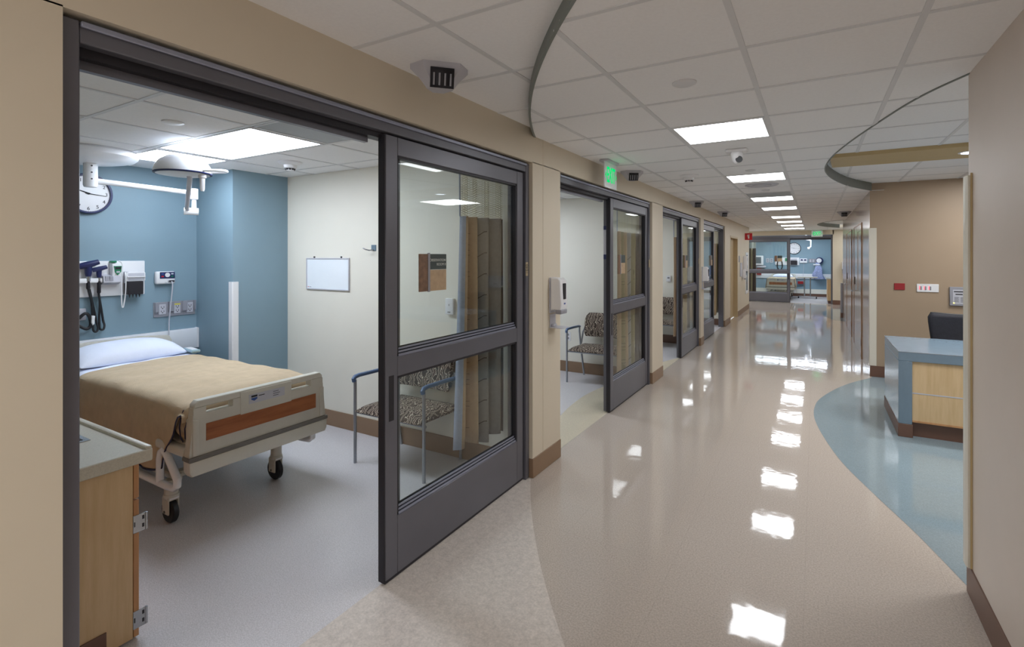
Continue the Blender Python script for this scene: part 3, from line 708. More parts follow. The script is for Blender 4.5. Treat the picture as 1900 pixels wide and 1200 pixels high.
MB().m(M['lgrey']).lathe([(.05, -.101), (.05, -.104), (0, -.104)], 'y', (0, 0, .12)).lathe([(.05, -.101), (.05, -.104), (0, -.104)], 'y', (0, 0, -.08)).build('slot', None, t)
t = thing('notice_board', 'pinkish grey notice panel past the recessed door', 'panel', (LW, 15.55, 1.25), 90)
B(-.2, .2, -.02, 0, -.18, .2, .004, 1).build('panel_face', M['lgrey'], t)
o = B(-.075, .075, -.012, 0, -.09, .09, .002, 1).build('room_plate', M['grey']); o.location = (LW, 15.2, 1.56); o.rotation_euler = (0, 0, R(90)); tag(o, 'small grey room plate beside the recessed tan door', 'sign')
t = thing('corner_rail', 'grey corner post with dark foot at the end of the right corridor wall', 'guard', (RW - .005, 16.2, 0), -90)
B(-.09, .09, -.05, 0, .13, .92, .004, 1).build('post', M['grey'], t); B(-.09, .09, -.052, 0, .001, .13, .004, 1).build('post_foot', M['basedark'], t)
# ------------------------------------------------------------------ nurse desk side
t = thing('nurse_desk', 'blue-grey waterfall nurse desk with maple modesty panel', 'desk', (.655, 5.79, 0))
DW, DD, DT = 2.2, 1.07, .775
d = MB().m(M['deskblue']).box(0, DW, 0, DD, DT - .085, DT, .003, 1); d.build('desk_top', None, t)
MB().m(M['deskblue']).box(0, .10, 0, DD, .12, DT - .085, .003, 1).build('end_panel', None, t)
MB().box(-.004, .104, -.004, DD + .004, .001, .12, .003, 1).build('end_panel_base', M['basedark'], t)
f = MB().m(M['maple']).box(.10, DW, .022, .04, .155, DT - .085).build('modesty_panel', None, t)
MB().m(M['lgrey']).box(.10, DW, .0195, .0225, .398, .408).build('inlay_strip', None, f)
MB().m(M['maple2']).box(.10, DW, .018, .04, .14, .155).build('panel_edge', None, f)
MB().m(M['basedark']).box(.104, DW, .07, .09, .001, .14).build('toe_kick', None, t)
MB().m(M['silver']).box(-.002, .0005, 0, DD, DT - .004, DT + .0006).box(0, DW, -.0015, .0005, DT - .004, DT + .0006).build('edge_trim', None, t)
t = thing('task_chair', 'black mesh backed task chair behind the nurse desk', 'chair', (1.40, 7.2, 0), 4)
rows_ = []
for k in range(11):
    a = k / 10; z = .55 + .47 * a; wd = .27 + .06 * a - (.03 * max(0, (a - .85) / .15) ** 2)
    rows_.append([(wd * x, -.05 + .05 * x * x - .05 * (a - .5) ** 2, z - (.012 * (1 - x * x) if k == 10 else 0)) for x in [-1, -.9, -.6, -.3, 0, .3, .6, .9, 1]])
MB().grid(rows_).build('backrest', M['mesh'], t, solid=.03)
rim = [rows_[k][0] for k in range(11)] + rows_[10][1:] + [rows_[k][-1] for k in range(9, -1, -1)]
MB().tube(rim, .012, 8).build('back_frame', M['black'], t)
MB().box(-.26, .26, -.50, .0, .45, .53, .035, 3).build('seat', M['mesh'], t)
MB().m(M['black']).tube([(0, .03, .62), (0, .05, .46), (0, -.1, .42), (0, -.25, .42)], .025).build('back_bracket', None, t)
MB().m(M['black']).cyl((0, -.25, .45), (0, -.25, .12), .03).build('gas_column', None, t)
for k in range(5):
    a = R(72 * k + 10); x, y = .30 * math.cos(a), .30 * math.sin(a)
    l = MB().tube([(0, -.25, .12), (x * .5, -.25 + y * .5, .10), (x, -.25 + y, .075)], [.03, .022, .018]).build('base_arm', M['black'], t)
    MB().lathe([(.026, -.022), (.03, -.015), (.03, .015), (.026, .022)], 'x', (x, -.25 + y, .031), 14).build('caster', M['black'], l)
def wallplate(name, label, cat, loc, w_, h, mat, th=.012, rz=0):
    t = thing(name, label, cat, loc, rz); B(-w_ / 2, w_ / 2, -th, 0, -h / 2, h / 2, .003, 1).build('plate', mat, t); return t
wallplate('blank_plate', 'plain dark red rectangular plate on the brown wall', 'wall plate', (.968, BY, 1.236), .115, .088, M['red'])
t = wallplate('switch_plate', 'white switch plate with three lit grey switches on the brown wall', 'switch', (1.262, BY, 1.226), .225, .105, M['white'])
for k in range(3):
    x = -.07 + .048 * k
    q = B(x - .0085, x + .010, -.017, -.012, -.026, .022, .002, 1).build('switch', M['grey'], t)
    B(x - .0165, x - .0095, -.0135, -.012, -.022, .026).build('pilot_lamp', M['pinklit'], q)
t = thing('alarm_panel', 'grey medical gas alarm panel on the brown wall above the task chair', 'control panel', (1.675, BY, 1.13))
B(-.195, .195, -.03, 0, -.12, .12, .004, 1).build('panel_box', M['grey'], t)
B(-.165, -.045, -.032, -.03, -.095, .085).build('instruction_plate', M['lgrey'], t)
v = MB().m(M['txtdark'])
for z, a, bb in ((.06, -.155, -.06), (.026, -.14, -.07)): v.box(a, bb, -.0335, -.032, z - .006, z + .006)
for k in range(5): v.box(-.15, -.105 - .005 * (k % 2), -.0335, -.032, -.015 - k * .014, -.011 - k * .014).box(-.09, -.055, -.0335, -.032, -.015 - k * .014, -.011 - k * .014)
v.build('print_line', None, t)
for zc in (.04, -.05):
    q = B(-.03, .16, -.032, -.03, zc - .042, zc + .042).build('gauge_plate', M['lgrey'], t)
    MB().m(M['black']).box(-.012, .05, -.034, -.032, zc + .004, zc + .026).cyl((-.008, -.034, zc - .018), (-.008, -.031, zc - .018), .009).build('display', None, q)
MB().m(M['amber']).cyl((-.155, -.036, -.085), (-.155, -.031, -.085), .007).build('pilot_lamp', None, t)

# ------------------------------------------------------------------ upholstered arm chairs
def arm_chair(label, loc, rz):
    t = thing('arm_chair', label, 'chair', loc, rz, 'patterned arm chairs in the patient rooms')
    w_ = .355
    rows_ = []
    for k in range(9):                                   # seat cushion: slab with a crowned top and rounded front
        y = -.27 + .50 * k / 8; fr_ = .022 * (1 - abs(k / 4 - 1) ** 4)
        dip = .035 * max(0, (1 - k / 1.6)) ** 2
        top = [(-.30 + .60 * i / 8, y, .455 + .02 * (k / 8 * -.6) + fr_ * (1 - abs(i / 4 - 1) ** 3) - dip) for i in range(9)]
        bot = [(.30 - .60 * i / 8, y, .395 + .008 * (1 - k / 8) + (.0 if k else .015)) for i in range(9)]
        rows_.append([(-.325, y, .425)] + top + [(.325, y, .425)] + bot)
    s_ = MB().grid(rows_, True, True); n = len(rows_[0])
    s_.b.verts.ensure_lookup_table()
    for r0 in (0, (len(rows_) - 1) * n):
        f_ = s_.b.faces.new([s_.b.verts[r0 + i] for i in range(n)]); f_.smooth = True
    bmesh.ops.recalc_face_normals(s_.b, faces=s_.b.faces)
    s_.build('seat', M['chairfab'], t, sharp=80)
    rows_ = []
    for k in range(9):                                   # backrest, bowed and leaning
        a = k / 8; z = .555 + .315 * a; y = .165 + .055 * a; wd = .275 - .05 * max(0, (a - .7) / .3) ** 2 - .02 * max(0, (.2 - a) / .2) ** 2
        th = .026 * (1 - .55 * abs(2 * a - 1) ** 4)
        fr_ = [(wd * (-1 + 2 * i / 8), y - th - .012 * (1 - (i / 4 - 1) ** 2) * 0 + .02 * (1 - (i / 4 - 1) ** 2), z) for i in range(9)]
        bk = [(wd * (1 - 2 * i / 8), y + th + .02 * (1 - (i / 4 - 1) ** 2), z) for i in range(9)]
        rows_.append(fr_ + bk)
    s_ = MB().grid(rows_, True, True); n = len(rows_[0]); s_.b.verts.ensure_lookup_table()
    for r0 in (0, (len(rows_) - 1) * n):
        f_ = s_.b.faces.new([s_.b.verts[r0 + i] for i in range(n)]); f_.smooth = True
    bmesh.ops.recalc_face_normals(s_.b, faces=s_.b.faces)
    s_.build('backrest', M['chairfab'], t, sharp=80)
    for s in (-1, 1):
        x = s * w_
        MB().tube([(x, -.24, .001), (x, -.24, .662)], .0125).build('front_leg', M['silver'], t)
        MB().tube([(x * .90, .25, .001), (x * .93, .235, .14), (x * .97, .19, .40), (x, .17, .62), (x, .175, .672)], .0125).build('rear_leg', M['silver'], t)
        MB().tube([(x, -.25, .648), (x, -.256, .668), (x, -.24, .684), (x, -.20, .690), (x, .0, .688), (x, .14, .684), (x, .19, .676)], [.016, .017, .0175, .0165, .016, .016, .014]).build('armrest', M['armblue'], t)
        MB().tube([(x * .95, .19, .44), (x * .9, .215, .60), (x * .78, .225, .70)], .011).build('back_support', M['silver'], t)
    MB().tube([(-w_, -.22, .40), (w_, -.22, .40)], .011).build('cross_bar', M['silver'], t)
    MB().tube([(-w_ * .97, .19, .40), (w_ * .97, .19, .40)], .011).build('cross_bar', M['silver'], t)
    return t
arm_chair('patterned arm chair with blue arms behind the first sliding door', (-2.785, 3.07, 0), 0)
arm_chair('patterned arm chair with blue arms inside the second doorway', (-2.425, 6.30, 0), 0)
arm_chair('patterned arm chair half hidden by the curtain edge in the third doorway', (-2.42, 9.46, 0), 0)

# ------------------------------------------------------------------ curtains
def curtain(label, x, ya, yb, z0, z1, zt, folds, amp, bands, group='privacy curtains', drift=.0, lead=.0):
    t = thing('privacy_curtain', label, 'curtain', (x, ya, 0), 0, group)
    N = folds * 12; L = yb - ya
    def xy(k, z):
        a = k / N; w_ = 1 + .25 * (1 - z / 2)
        return (amp * w_ * math.sin(2 * math.pi * folds * a) + drift * a + .012 * math.sin(7 * a + z), L * a - lead * (1 - (z - z0) / (z1 - z0)) * (1 - a) ** 3)
    cl = MB(); zs = [z0 + (z1 - z0) * j / 14 for j in range(15)]
    P = [[(*xy(k, z), z + (.02 * math.sin(9 * k / N) if j == 0 else 0)) for k in range(N + 1)] for j, z in enumerate(zs)]
    n0 = 0
    vs = [[cl.b.verts.new(p) for p in r] for r in P]
    for j in range(14):
        for k in range(N):
            mt = next(m for lim, m in bands if k / N <= lim); cl.m(M[mt])
            f = cl.b.faces.new((vs[j][k], vs[j][k + 1], vs[j + 1][k + 1], vs[j + 1][k])); f.material_index = cl.cur; f.smooth = True
    c = cl.build('cloth', None, t, solid=.006)
    st = MB().m(M['cur4'])
    for q in range(10):                                  # printed rungs and leaf motifs down the cloth
        k = int(N * (.20 + .0 * q)); z = z0 + .12 + q * .155
        for dz in (0, .035, .075)[: 1 + q % 3]:
            pts = [(xy(kk, z + dz)[0] + .0045, xy(kk, z + dz)[1], z + dz) for kk in range(k - 3, k + 4)]
            st.tube(pts, .0022, 5)
        k2 = int(N * .52)
        pts = [(xy(k2 + kk, z)[0] + .0045, xy(k2 + kk, z)[1], z + .02 * math.sin(kk)) for kk in range(-2, 3)]
        st.tube(pts, .003, 5)
    st.build('printed_motif', None, c)
    nt = MB().grid([[(*xy(k, z1), z) for k in range(N + 1)] for z in (z1, zt)])
    nt.build('net_header', M['net'], t)
    MB().tube([(xy(0, z1)[0], xy(0, z1)[1], z1), (xy(0, z1)[0] * .6, .0, zt)], .006).build('lead_wand', M['cur5'], t)
    B(-.016, .016, -.3, L + .05, zt, zt + .018).build('track', M['grid'], t)
BD = [(.022, 'cur5'), (.30, 'cur1'), (.34, 'cur3'), (.50, 'cur2'), (.62, 'cur2'), (.72, 'cur3'), (.80, 'cur2'), (.88, 'cur3'), (1.01, 'cur4')]
curtain('tan and grey striped privacy curtain behind the first sliding door glass', -2.17, 2.90, 3.32, .29, 1.925, 2.44, 4, .045, BD, drift=.10, lead=.07)
BD2 = [(.1, 'cur1'), (.3, 'cur3'), (.45, 'cur1'), (.6, 'cur2'), (.8, 'cur3'), (1.01, 'cur2')]
curtain('pale striped privacy curtain behind the second sliding door glass', -1.985, 5.70, 6.56, .10, 1.93, 2.44, 6, .03, BD2)
BD3 = [(.02, 'cur1'), (.05, 'cur4'), (.4, 'cur1'), (.7, 'cur3'), (1.01, 'cur2')]
curtain('privacy curtain with dark red edge inside the third doorway', -1.985, 8.46, 9.70, .33, 1.95, 2.44, 6, .03, BD3)
curtain('beige privacy curtain inside the fourth doorway', -1.985, 11.95, 12.85, .30, 1.93, 2.44, 5, .03, BD2)
BD4 = [(.3, 'cur4'), (.42, 'cur3'), (.75, 'cur4'), (1.01, 'cur4')]
def end_curtain():
    t = thing('privacy_curtain', 'dark brown privacy curtain with khaki stripe behind the end door glass', 'curtain', (-2.42, 22.2, 0), 0, 'privacy curtains')
    cl = MB(); N = 36
    for z0_, z1_ in ((.12, 1.95),):
        vs = [[cl.b.verts.new((.42 * k / N, .05 * math.sin(k / N * 18), z)) for k in range(N + 1)] for z in (z0_, z1_)]
        for k in range(N):
            cl.m(M['cur3'] if .55 < k / N < .68 else M['cur4'])
            f = cl.b.faces.new((vs[0][k], vs[0][k + 1], vs[1][k + 1], vs[1][k])); f.material_index = cl.cur; f.smooth = True
    cl.build('cloth', None, t, solid=.006)
    MB().grid([[(.42 * k / N, .05 * math.sin(k / N * 18), z) for k in range(N + 1)] for z in (1.95, 2.46)]).build('net_header', M['net'], t)
    B(-.2, .5, -.015, .015, 2.46, 2.48).build('track', M['grid'], t)
end_curtain()
# ------------------------------------------------------------------ hospital bed of the first room
def hospital_bed(label, loc, rz, group=None):
    # local: head at -x, foot at +x, y across, origin on the floor under the foot end
    t = thing('hospital_bed', label, 'bed', loc, rz, group)
    # footboard with two hand holes
    FX0, FX1 = -.085, 0.0
    fb = MB().m(M['bedpl'])
    def ty(z): return .44 + (.47 - .44) * (.80 - z) / .32
    zs = [.485, .680, .70, .765, .785, .805]
    fb.prism([(-ty(.49), .487), (ty(.49), .487), (ty(.70), .70), (-ty(.70), .70)], 'x', FX0 + .02, FX1 - .012)
    ht, hb = .765, .725
    fb.prism([(-ty(ht), ht), (ty(ht), ht), (ty(.79), .785), (ty(.8) - .02, .805), (-ty(.8) + .02, .805), (-ty(.79), .785)], 'x', FX0 + .02, FX1 - .012, .004, seg=1)
    fb.prism([(-ty(.7), .70), (ty(.7), .70), (ty(hb), hb), (-ty(hb), hb)], 'x', FX0 + .02, FX1 - .012)
    for a, b in ((-ty(.74), -.375), (-.215, .19), (.345, ty(.74))): fb.box(FX0 + .02, FX1 - .012, a, b, hb, ht)
    fb.box(FX1 - .014, FX1 - .008, -.17, .19, .655, .795, .003, 1)
    fb.prism([(-.455, .374), (.46, .374), (.475, .40), (.478, .462), (-.474, .462), (-.472, .40)], 'x', FX0 + .01, FX1, .012, seg=2)
    for sg in (-1, 1): fb.box(FX0, FX1 - .004, sg * .435 - .018, sg * .435 + .018, .487, .70, .008, 2)
    foot = fb.build('footboard', None, t)
    B(FX0 + .008, FX1 + .004, -.477, .481, .462, .487, .004, 1).build('bumper_strip', M['bedgroove'], foot)
    B(FX1 - .013, FX1 - .009, -.375, .385, .562, .662).build('wood_inset', M['bedwood'], foot)
    lb = MB().m(M['lgrey']).box(FX1 - .009, FX1 - .0065, -.115, .135, .71, .768)
    lb.m(M['bluep']).prism([(-.10, .744), (-.06, .744), (-.06, .734), (-.08, .724), (-.10, .734)], 'x', FX1 - .0066, FX1 - .0055).m(M['txtdark']).box(FX1 - .0066, FX1 - .0055, -.10, -.06, .748, .760)
    lb.box(FX1 - .0066, FX1 - .0055, -.05, -.01, .748, .753)
    for k in range(3): lb.box(FX1 - .0066, FX1 - .0055, .05, .09 + .01 * (k % 2), .725 + .013 * k, .728 + .013 * k)
    lb.build('label_plate', None, foot)
    # headboard
    h = MB().m(M['bedpl'])
    h.prism([(-.43, .55), (.43, .55), (.445, .86), (.42, .905), (.2, .925), (-.2, .925), (-.42, .905), (-.445, .86)], 'x', -2.17, -2.12, .01)
    hd = h.build('headboard', M['white'], t)
    MB().m(M['bedgroove']).box(-2.121, -2.116, -.36, -.28, .84, .875).box(-2.121, -2.116, .28, .36, .84, .875).build('hand_hole', None, hd)
    MB().m(M['linen']).box(-2.11, -.118, -.44, .44, .60, .765, .05, 4).build('mattress', None, t)
    # deck, side lip and frame
    MB().m(M['bedpl']).box(-2.1, -.09, -.43, .43, .50, .545, .015, 2).box(-.40, -.07, -.475, -.42, .475, .535, .02, 3).box(-.40, -.07, .42, .475, .475, .535, .02, 3).build('deck', None, t)
    fr_ = MB().m(M['bedpl'])
    for s in (-1, 1):
        fr_.box(-1.9, -.25, s * .30 - .03, s * .30 + .03, .40, .47, .008, 2)
        fr_.box(-1.95, -.30, s * .38 - .02, s * .38 + .02, .262, .305, .008, 2)
    for x in (-1.9, -.38): fr_.box(x - .03, x + .03, -.38, .38, .262, .30, .008, 2)
    fr_.box(-.9, -.4, -.12, .12, .30, .42, .02, 2)
    fr_.tube([(-.5, -.2, .28), (-.8, -.2, .44)], .03).tube([(-.5, .2, .28), (-.8, .2, .44)], .03).tube([(-1.7, -.2, .28), (-1.4, -.2, .44)], .03).tube([(-1.7, .2, .28), (-1.4, .2, .44)], .03)
    fr_.build('base_frame', M['bedpl'], t)
    for s in (-1, 1):
        y = s * .465
        MB().tube([(-.62, y, .272), (-.42, y, .272), (-.26, y, .272), (-.185, y, .278), (-.150, y, .30), (-.150, y, .335), (-.19, y, .38), (-.27, y, .462), (-.305, y, .482), (-.335, y, .462), (-.35, y, .42), (-.352, y, .28)], .022, 12).build('side_release_bar', M['white2'], t)
    for (x, y) in ((-.355, -.40), (-.355, .31), (-1.9, -.40), (-1.9, .31)):
        l = MB().lathe([(.034, .27), (.038, .25), (.038, .185), (.043, .18), (.043, .165), (.03, .16)], 'z', (x, y, 0), 16).build('caster_leg', M['bedpl'], t)
        fk = MB().m(M['bedpl']).box(x - .045, x + .03, y - .034, y - .022, .06, .165, .008, 2).box(x - .045, x + .03, y + .022, y + .034, .06, .165, .008, 2).box(x - .04, x + .035, y - .034, y + .034, .145, .172, .008, 2)
        fk.m(M['white']).lathe([(.045, -.0165), (.048, -.015), (.048, .015), (.045, .0165)], 'y', (x - .01, y, .0755), 20).m(M['bedgroove']).cyl((x - .01, y - .038, .0755), (x - .01, y + .038, .0755), .009, 10)
        fk.build('caster_fork', None, l)
        MB().lathe([(.047, -.017), (.066, -.019), (.0745, -.012), (.0745, .012), (.066, .019), (.047, .017)], 'y', (x - .01, y, .0755), 24).build('caster_tyre', M['black'], l)
    return t
BEDX, BEDY = -3.055, 2.015
hospital_bed('putty plastic hospital bed with cherry footboard inset in the first room', (BEDX, BEDY, 0), 0, 'hospital beds')
def blanket(x0, x1, yc, label, zt=.782, hw_=.455, near_z=.35, group=None):
    NU, NV = 64, 40; rows_ = []
    rnd = random.Random(3)
    tab = [(0, .04), (.05, .11), (.10, .20), (.18, .30), (.24, .43), (.32, .452), (.6, .445), (9, .44)]
    for i in range(NU + 1):
        a = i / NU; x = x0 + (x1 - x0) * a
        d_f = x1 - x                                              # distance to the foot end
        lf_ = next(p[1] + (q_[1] - p[1]) * (d_f - p[0]) / (q_[0] - p[0]) for p, q_ in zip(tab, tab[1:]) if d_f <= q_[0])
        lf_ += -.02 * math.cos(9 * a) * min(1, d_f / .4)
        row = []
        drop_n = lf_; drop_f = lf_
        rr = .06
        prof = []
        for k in range(NV + 1):
            b = k / NV * 2 - 1
            s_ = -1 if b < 0 else 1; q = abs(b)
            # q: 0..0.6 flat top, .6..0.75 rounded shoulder, .75..1 hanging
            if q < .6: y = (hw_ - rr) * q / .6; z = zt
            elif q < .75:
                an = (q - .6) / .15 * math.pi / 2; y = hw_ - rr + rr * math.sin(an); z = zt - rr * (1 - math.cos(an))
            else:
                f = (q - .75) / .25; dr = max(0, (drop_n if s_ < 0 else drop_f) - rr)
                fold = .012 * math.sin(x * 15 + .8 * s_) + .008 * math.sin(x * 34 + 2) + .006 * math.sin(x * 5)
                y = hw_ + (fold + .02) * f ** .8 ; z = zt - rr - dr * f + .010 * math.sin(x * 11) * f
                if d_f < .4: y -= .015 * f * (1 - d_f / .4)
            wr = (.006 * math.sin(7 * x + 3 * y * s_) * math.sin(5.1 * y * s_ + 2 * x) + .004 * math.sin(19 * x + 8 * y)) if q < .7 else 0
            crown = .012 * (1 - (y / hw_) ** 2) if q < .6 else 0
            sag = -.035 * max(0, 1 - d_f / .12) ** 2 if q < .6 else 0
            row.append((x + (.012 * math.sin(6 * y) if i == 0 else 0), yc + s_ * y, z + wr + crown + sag))
        rows_.append(row)
    for dz, dx in ((.05, .006), (.16, .004)):                 # turned down over the mattress end
        rows_.append([(p[0] + dx, p[1], min(p[2], zt - dz + .01 * math.sin(9 * p[1])) if abs(p[1] - yc) < hw_ - .01 else p[2] - dz * .3) for p in rows_[NU]])
    m_ = MB().grid(rows_)
    o = m_.build('blanket', M['blanket'], None, solid=.008, sub=1)
    tag(o, label, 'blanket', group)
    ed = [r[0] for r in rows_[:NU + 1]]
    MB().tube([(p[0], p[1] - .003, p[2]) for p in ed[-26:]], .005, 6).build('piping', M['navy'], o)
    MB().tube([(p[0], p[1] + .003, p[2]) for p in [r[-1] for r in rows_[:NU + 1]][-26:]], .005, 6).build('piping', M['navy'], o)
    return o, rows_
bl, _ = blanket(-4.64, BEDX - .085, BEDY, 'tan cotton blanket spread over the hospital bed')
# tucked blanket corner bunched beside the footboard
cf = MB()
for q, (y, x) in enumerate(((1.585, -3.20), (1.592, -3.165), (1.60, -3.135))):
    rr_ = []
    for k in range(13):
        a = k / 12; z = .75 - .20 * a; bul = .028 * math.sin(math.pi * min(1, a * 1.05)) + .008 * math.sin(11 * a + q)
        rr_.append([(x - .045 + .05 * a * .4 + .03 * math.cos(t_) * (1 - .3 * a), y - bul + .02 - .03 * math.sin(t_) * .6, z) for t_ in [math.pi * 2 * j / 12 for j in range(12)]])
    cf.grid(rr_, True, True)
cf.build('tucked_corner', M['blanket'], bl)
pp = MB()
pp.tube([(-3.160, 1.562, .745), (-3.178, 1.556, .70), (-3.188, 1.553, .64), (-3.178, 1.556, .58), (-3.158, 1.56, .56)], .004, 6)
pp.tube([(-3.13, 1.565, .68), (-3.142, 1.56, .64), (-3.138, 1.56, .585), (-3.12, 1.562, .57), (-3.112, 1.566, .60)], .004, 6)
pp.build('piping', M['navy'], bl)
# bottom sheet showing at the head, pillow, handset
rows_ = []
for i in range(11):
    x = -5.13 + .56 * i / 10
    rows_.append([(x, BEDY - .452 + .904 * k / 20, .768 + .016 * (1 - abs(k / 10 - 1) ** 6) + .004 * math.sin(13 * x + k) - .04 * max(0, abs(k / 10 - 1) - .9) * 10 * .6) for k in range(21)])
o = MB().grid(rows_).build('sheet', M['linen'], None, solid=.006, sub=1); tag(o, 'white sheet edge showing between the pillow and tan blanket', 'sheet')
def pillow(c, lx, ly, h, label, rz=0, tilt=0):
    N = 22; top = []; bot = []
    for i in range(N + 1):
        u = -1 + 2 * i / N; rt, rb = [], []
        for k in range(N + 1):
            v = -1 + 2 * k / N
            e = max(0, (1 - abs(u) ** 2.6)) ** .55 * max(0, (1 - abs(v) ** 2.6)) ** .55
            pin = 1 - .06 * (u * u) * (1 - v * v) - .0; pin2 = 1 - .05 * (v * v) * (1 - u * u)
            wr = .05 * math.sin(9 * u + 3 * v) * math.sin(6 * v) * e * (abs(u * v) + .2)
            rt.append((lx / 2 * u * pin2, ly / 2 * v * pin, h * .62 * e * (1 + wr) + h * .10))
            rb.append((lx / 2 * u * pin2, ly / 2 * v * pin, -h * .18 * e + h * .10))
        top.append(rt); bot.append(rb)
    m_ = MB().grid(top).grid(bot)
    bmesh.ops.remove_doubles(m_.b, verts=m_.b.verts, dist=1e-5)
    bmesh.ops.recalc_face_normals(m_.b, faces=m_.b.faces)
    o = m_.build('pillow', M['linen'], None, sub=1, sharp=180); o.location = c; o.rotation_euler = (0, R(tilt), R(rz))
    tag(o, label, 'pillow'); return o
pillow((-4.93, 1.985, .802), .42, .80, .195, 'plump white pillow at the head of the hospital bed', 2, 6)
t = thing('bed_handset', 'pale teal bed control handset on the blanket beside the pillow', 'remote', (-4.72, 2.40, .803), -8)
B(-.11, .11, -.035, .035, .0, .026, .012, 3).build('handset_body', M['teallite'], t); B(-.08, .08, -.024, .024, .0255, .0275).build('keypad', M['white'], t)
# ------------------------------------------------------------------ head wall fittings (local x runs to the viewer's right)
t = thing('bumper_rail', 'white bumper rail along the blue head wall behind the bed', 'rail', (XB, 0, 0), 90)
MB().box(.2, 2.756, -.05, -.0005, .735, .93, .006, 2).build('rail_body', M['white2'], t)
B(2.735, 2.757, -.0512, -.003, .733, .932, .003, 1).build('end_cap', M['white'], t)
PY = 1.841
t = thing('diagnostic_panel', 'white wall mounted diagnostic panel above the bed', 'wall panel', (XB, PY, 0), 90)
B(-.30, .451, -.022, 0, 1.293, 1.600, .006, 2).build('back_panel', M['white'], t)
MB().m(M['white']).box(-.25, .125, -.075, -.022, 1.415, 1.455, .008, 2).build('handle_cradle', None, t)
sd = MB().m(M['lgrey']).prism([(-.022, 1.485), (-.09, 1.47), (-.10, 1.415), (-.05, 1.395), (-.022, 1.395)], 'x', .105, .235, .006, seg=2)
s_ = sd.build('specula_dispenser', None, t)
MB().m(M['grey']).prism([(-.075, 1.472), (-.101, 1.468), (-.104, 1.43), (-.08, 1.432)], 'x', .118, .142).prism([(-.075, 1.472), (-.101, 1.468), (-.104, 1.43), (-.08, 1.432)], 'x', .150, .174).build('tip_slot', None, s_)
c_ = MB().m(M['white']).box(.285, .435, -.075, -.022, 1.415, 1.50, .01, 2).m(M['lgrey']).box(.29, .43, -.082, -.074, 1.452, 1.462).build('cover_box_holder', None, t)
MB().m(M['track']).box(.283, .402, -.11, -.022, 1.300, 1.418, .004, 1).m(M['grey']).box(.34, .342, -.1115, -.11, 1.305, 1.37).m(M['track'])
b_ = MB().m(M['track']).box(.283, .402, -.11, -.022, 1.300, 1.418, .004, 1)
for k in range(4): b_.prism([(.292 + .026 * k, 1.302), (.304 + .026 * k, 1.302), (.298 + .026 * k, 1.272)], 'y', -.10, -.09)
b_.build('wire_basket', None, t)
def scope(x, zh, size, matn, label, drop, sway):
    t = thing('examination_scope', label, 'otoscope', (XB, PY + x, 0), 90, 'corded examination scopes')
    s = size
    MB().tube([(-.045 * s, -.06, zh - .012 * s), (.0, -.075, zh), (.05 * s, -.085, zh + .016 * s)], [.018 * s, .021 * s, .016 * s], 12).build('scope_head', M[matn], t)
    MB().tube([(0, -.068, zh - .012), (.0, -.066, zh - .055 * s), (.0, -.066, zh - .075 * s)], [.02 * s, .018 * s, .014 * s], 12).build('scope_neck', M['navyp'] if matn == 'navyp' else M['track'], t)
    MB().m(M['steel']).cyl((0, -.066, zh - .075 * s), (0, -.066, zh - .105 * s), .012 * s, 12).build('collar', None, t)
    MB().tube([(0, -.066, zh - .105 * s), (0, -.066, zh - .20), (0.0, -.064, zh - .21)], [.013, .014, .010], 12).build('scope_handle', M['track'], t)
    pth = [(0, -.064, zh - .20)]
    for k in range(1, 13):
        a = k / 12; pth.append((sway * math.sin(a * math.pi * .5) * (1 - .1 * a), -.055 - .012 * math.sin(a * 6), zh - .20 - (drop) * a))
    back = [(pth[-1][0] + .012, -.05, pth[-1][2] - .016), (pth[-1][0] + .028, -.05, pth[-1][2] - .012), (pth[-1][0] + .036, -.045, pth[-1][2] + .02)]
    for k in range(1, 9): a = k / 8; back.append((pth[-1][0] + .036 - (.03 + sway * .6) * a, -.035, pth[-1][2] + .02 + (drop - .03) * a))
    MB().tube(spline(pth + back, 3), .0085, 8).build('coiled_cord', M['black'], t)
scope(.009, 1.572, 1.35, 'navyp', 'larger blue headed examination scope with black cord on the diagnostic panel', .36, .045)
scope(.084, 1.534, 1.0, 'navyp', 'smaller dark examination scope hanging right of the larger one', .31, .012)
t = thing('oral_thermometer', 'white and green electronic thermometer on the diagnostic panel', 'thermometer', (XB, PY, 0), 90)
MB().prism([(-.024, 1.478), (-.085, 1.465), (-.095, 1.52), (-.085, 1.575), (-.024, 1.588)], 'x', .172, .240, .01, seg=2).build('thermometer_body', M['white'], t)
MB().m(M['greenp']).prism([(.182, 1.556), (.238, 1.556), (.234, 1.505), (.21, 1.478), (.188, 1.505)], 'y', -.099, -.088).m(M['track']).box(.190, .232, -.1005, -.098, 1.527, 1.548).m(M['lgrey']).box(.198, .224, -.1005, -.098, 1.497, 1.512).build('display', None, t)
MB().m(M['greenp']).box(.172, .212, -.075, -.024, 1.585, 1.602, .004, 1).build('probe_cap', None, t)
MB().tube(spline([(.232, -.06, 1.60), (.252, -.075, 1.57), (.245, -.08, 1.45), (.246, -.07, 1.32), (.254, -.06, 1.21), (.261, -.058, 1.188), (.268, -.06, 1.21), (.278, -.07, 1.32), (.276, -.08, 1.45), (.280, -.06, 1.50)], 5), .0055, 8).build('probe_cord', M['white'], t)
MB().box(.280, .305, -.07, -.022, 1.40, 1.505, .004, 1).build('probe_well', M['lgrey'], t)
t = thing('blood_pressure_cuff', 'black coiled cuff tubing with a white clip low on the blue wall', 'cuff', (XB, PY, 0), 90)
MB().m(M['lgrey']).box(-.06, .012, -.02, 0, 1.10, 1.20, .006, 2).build('cuff_bracket', None, t)
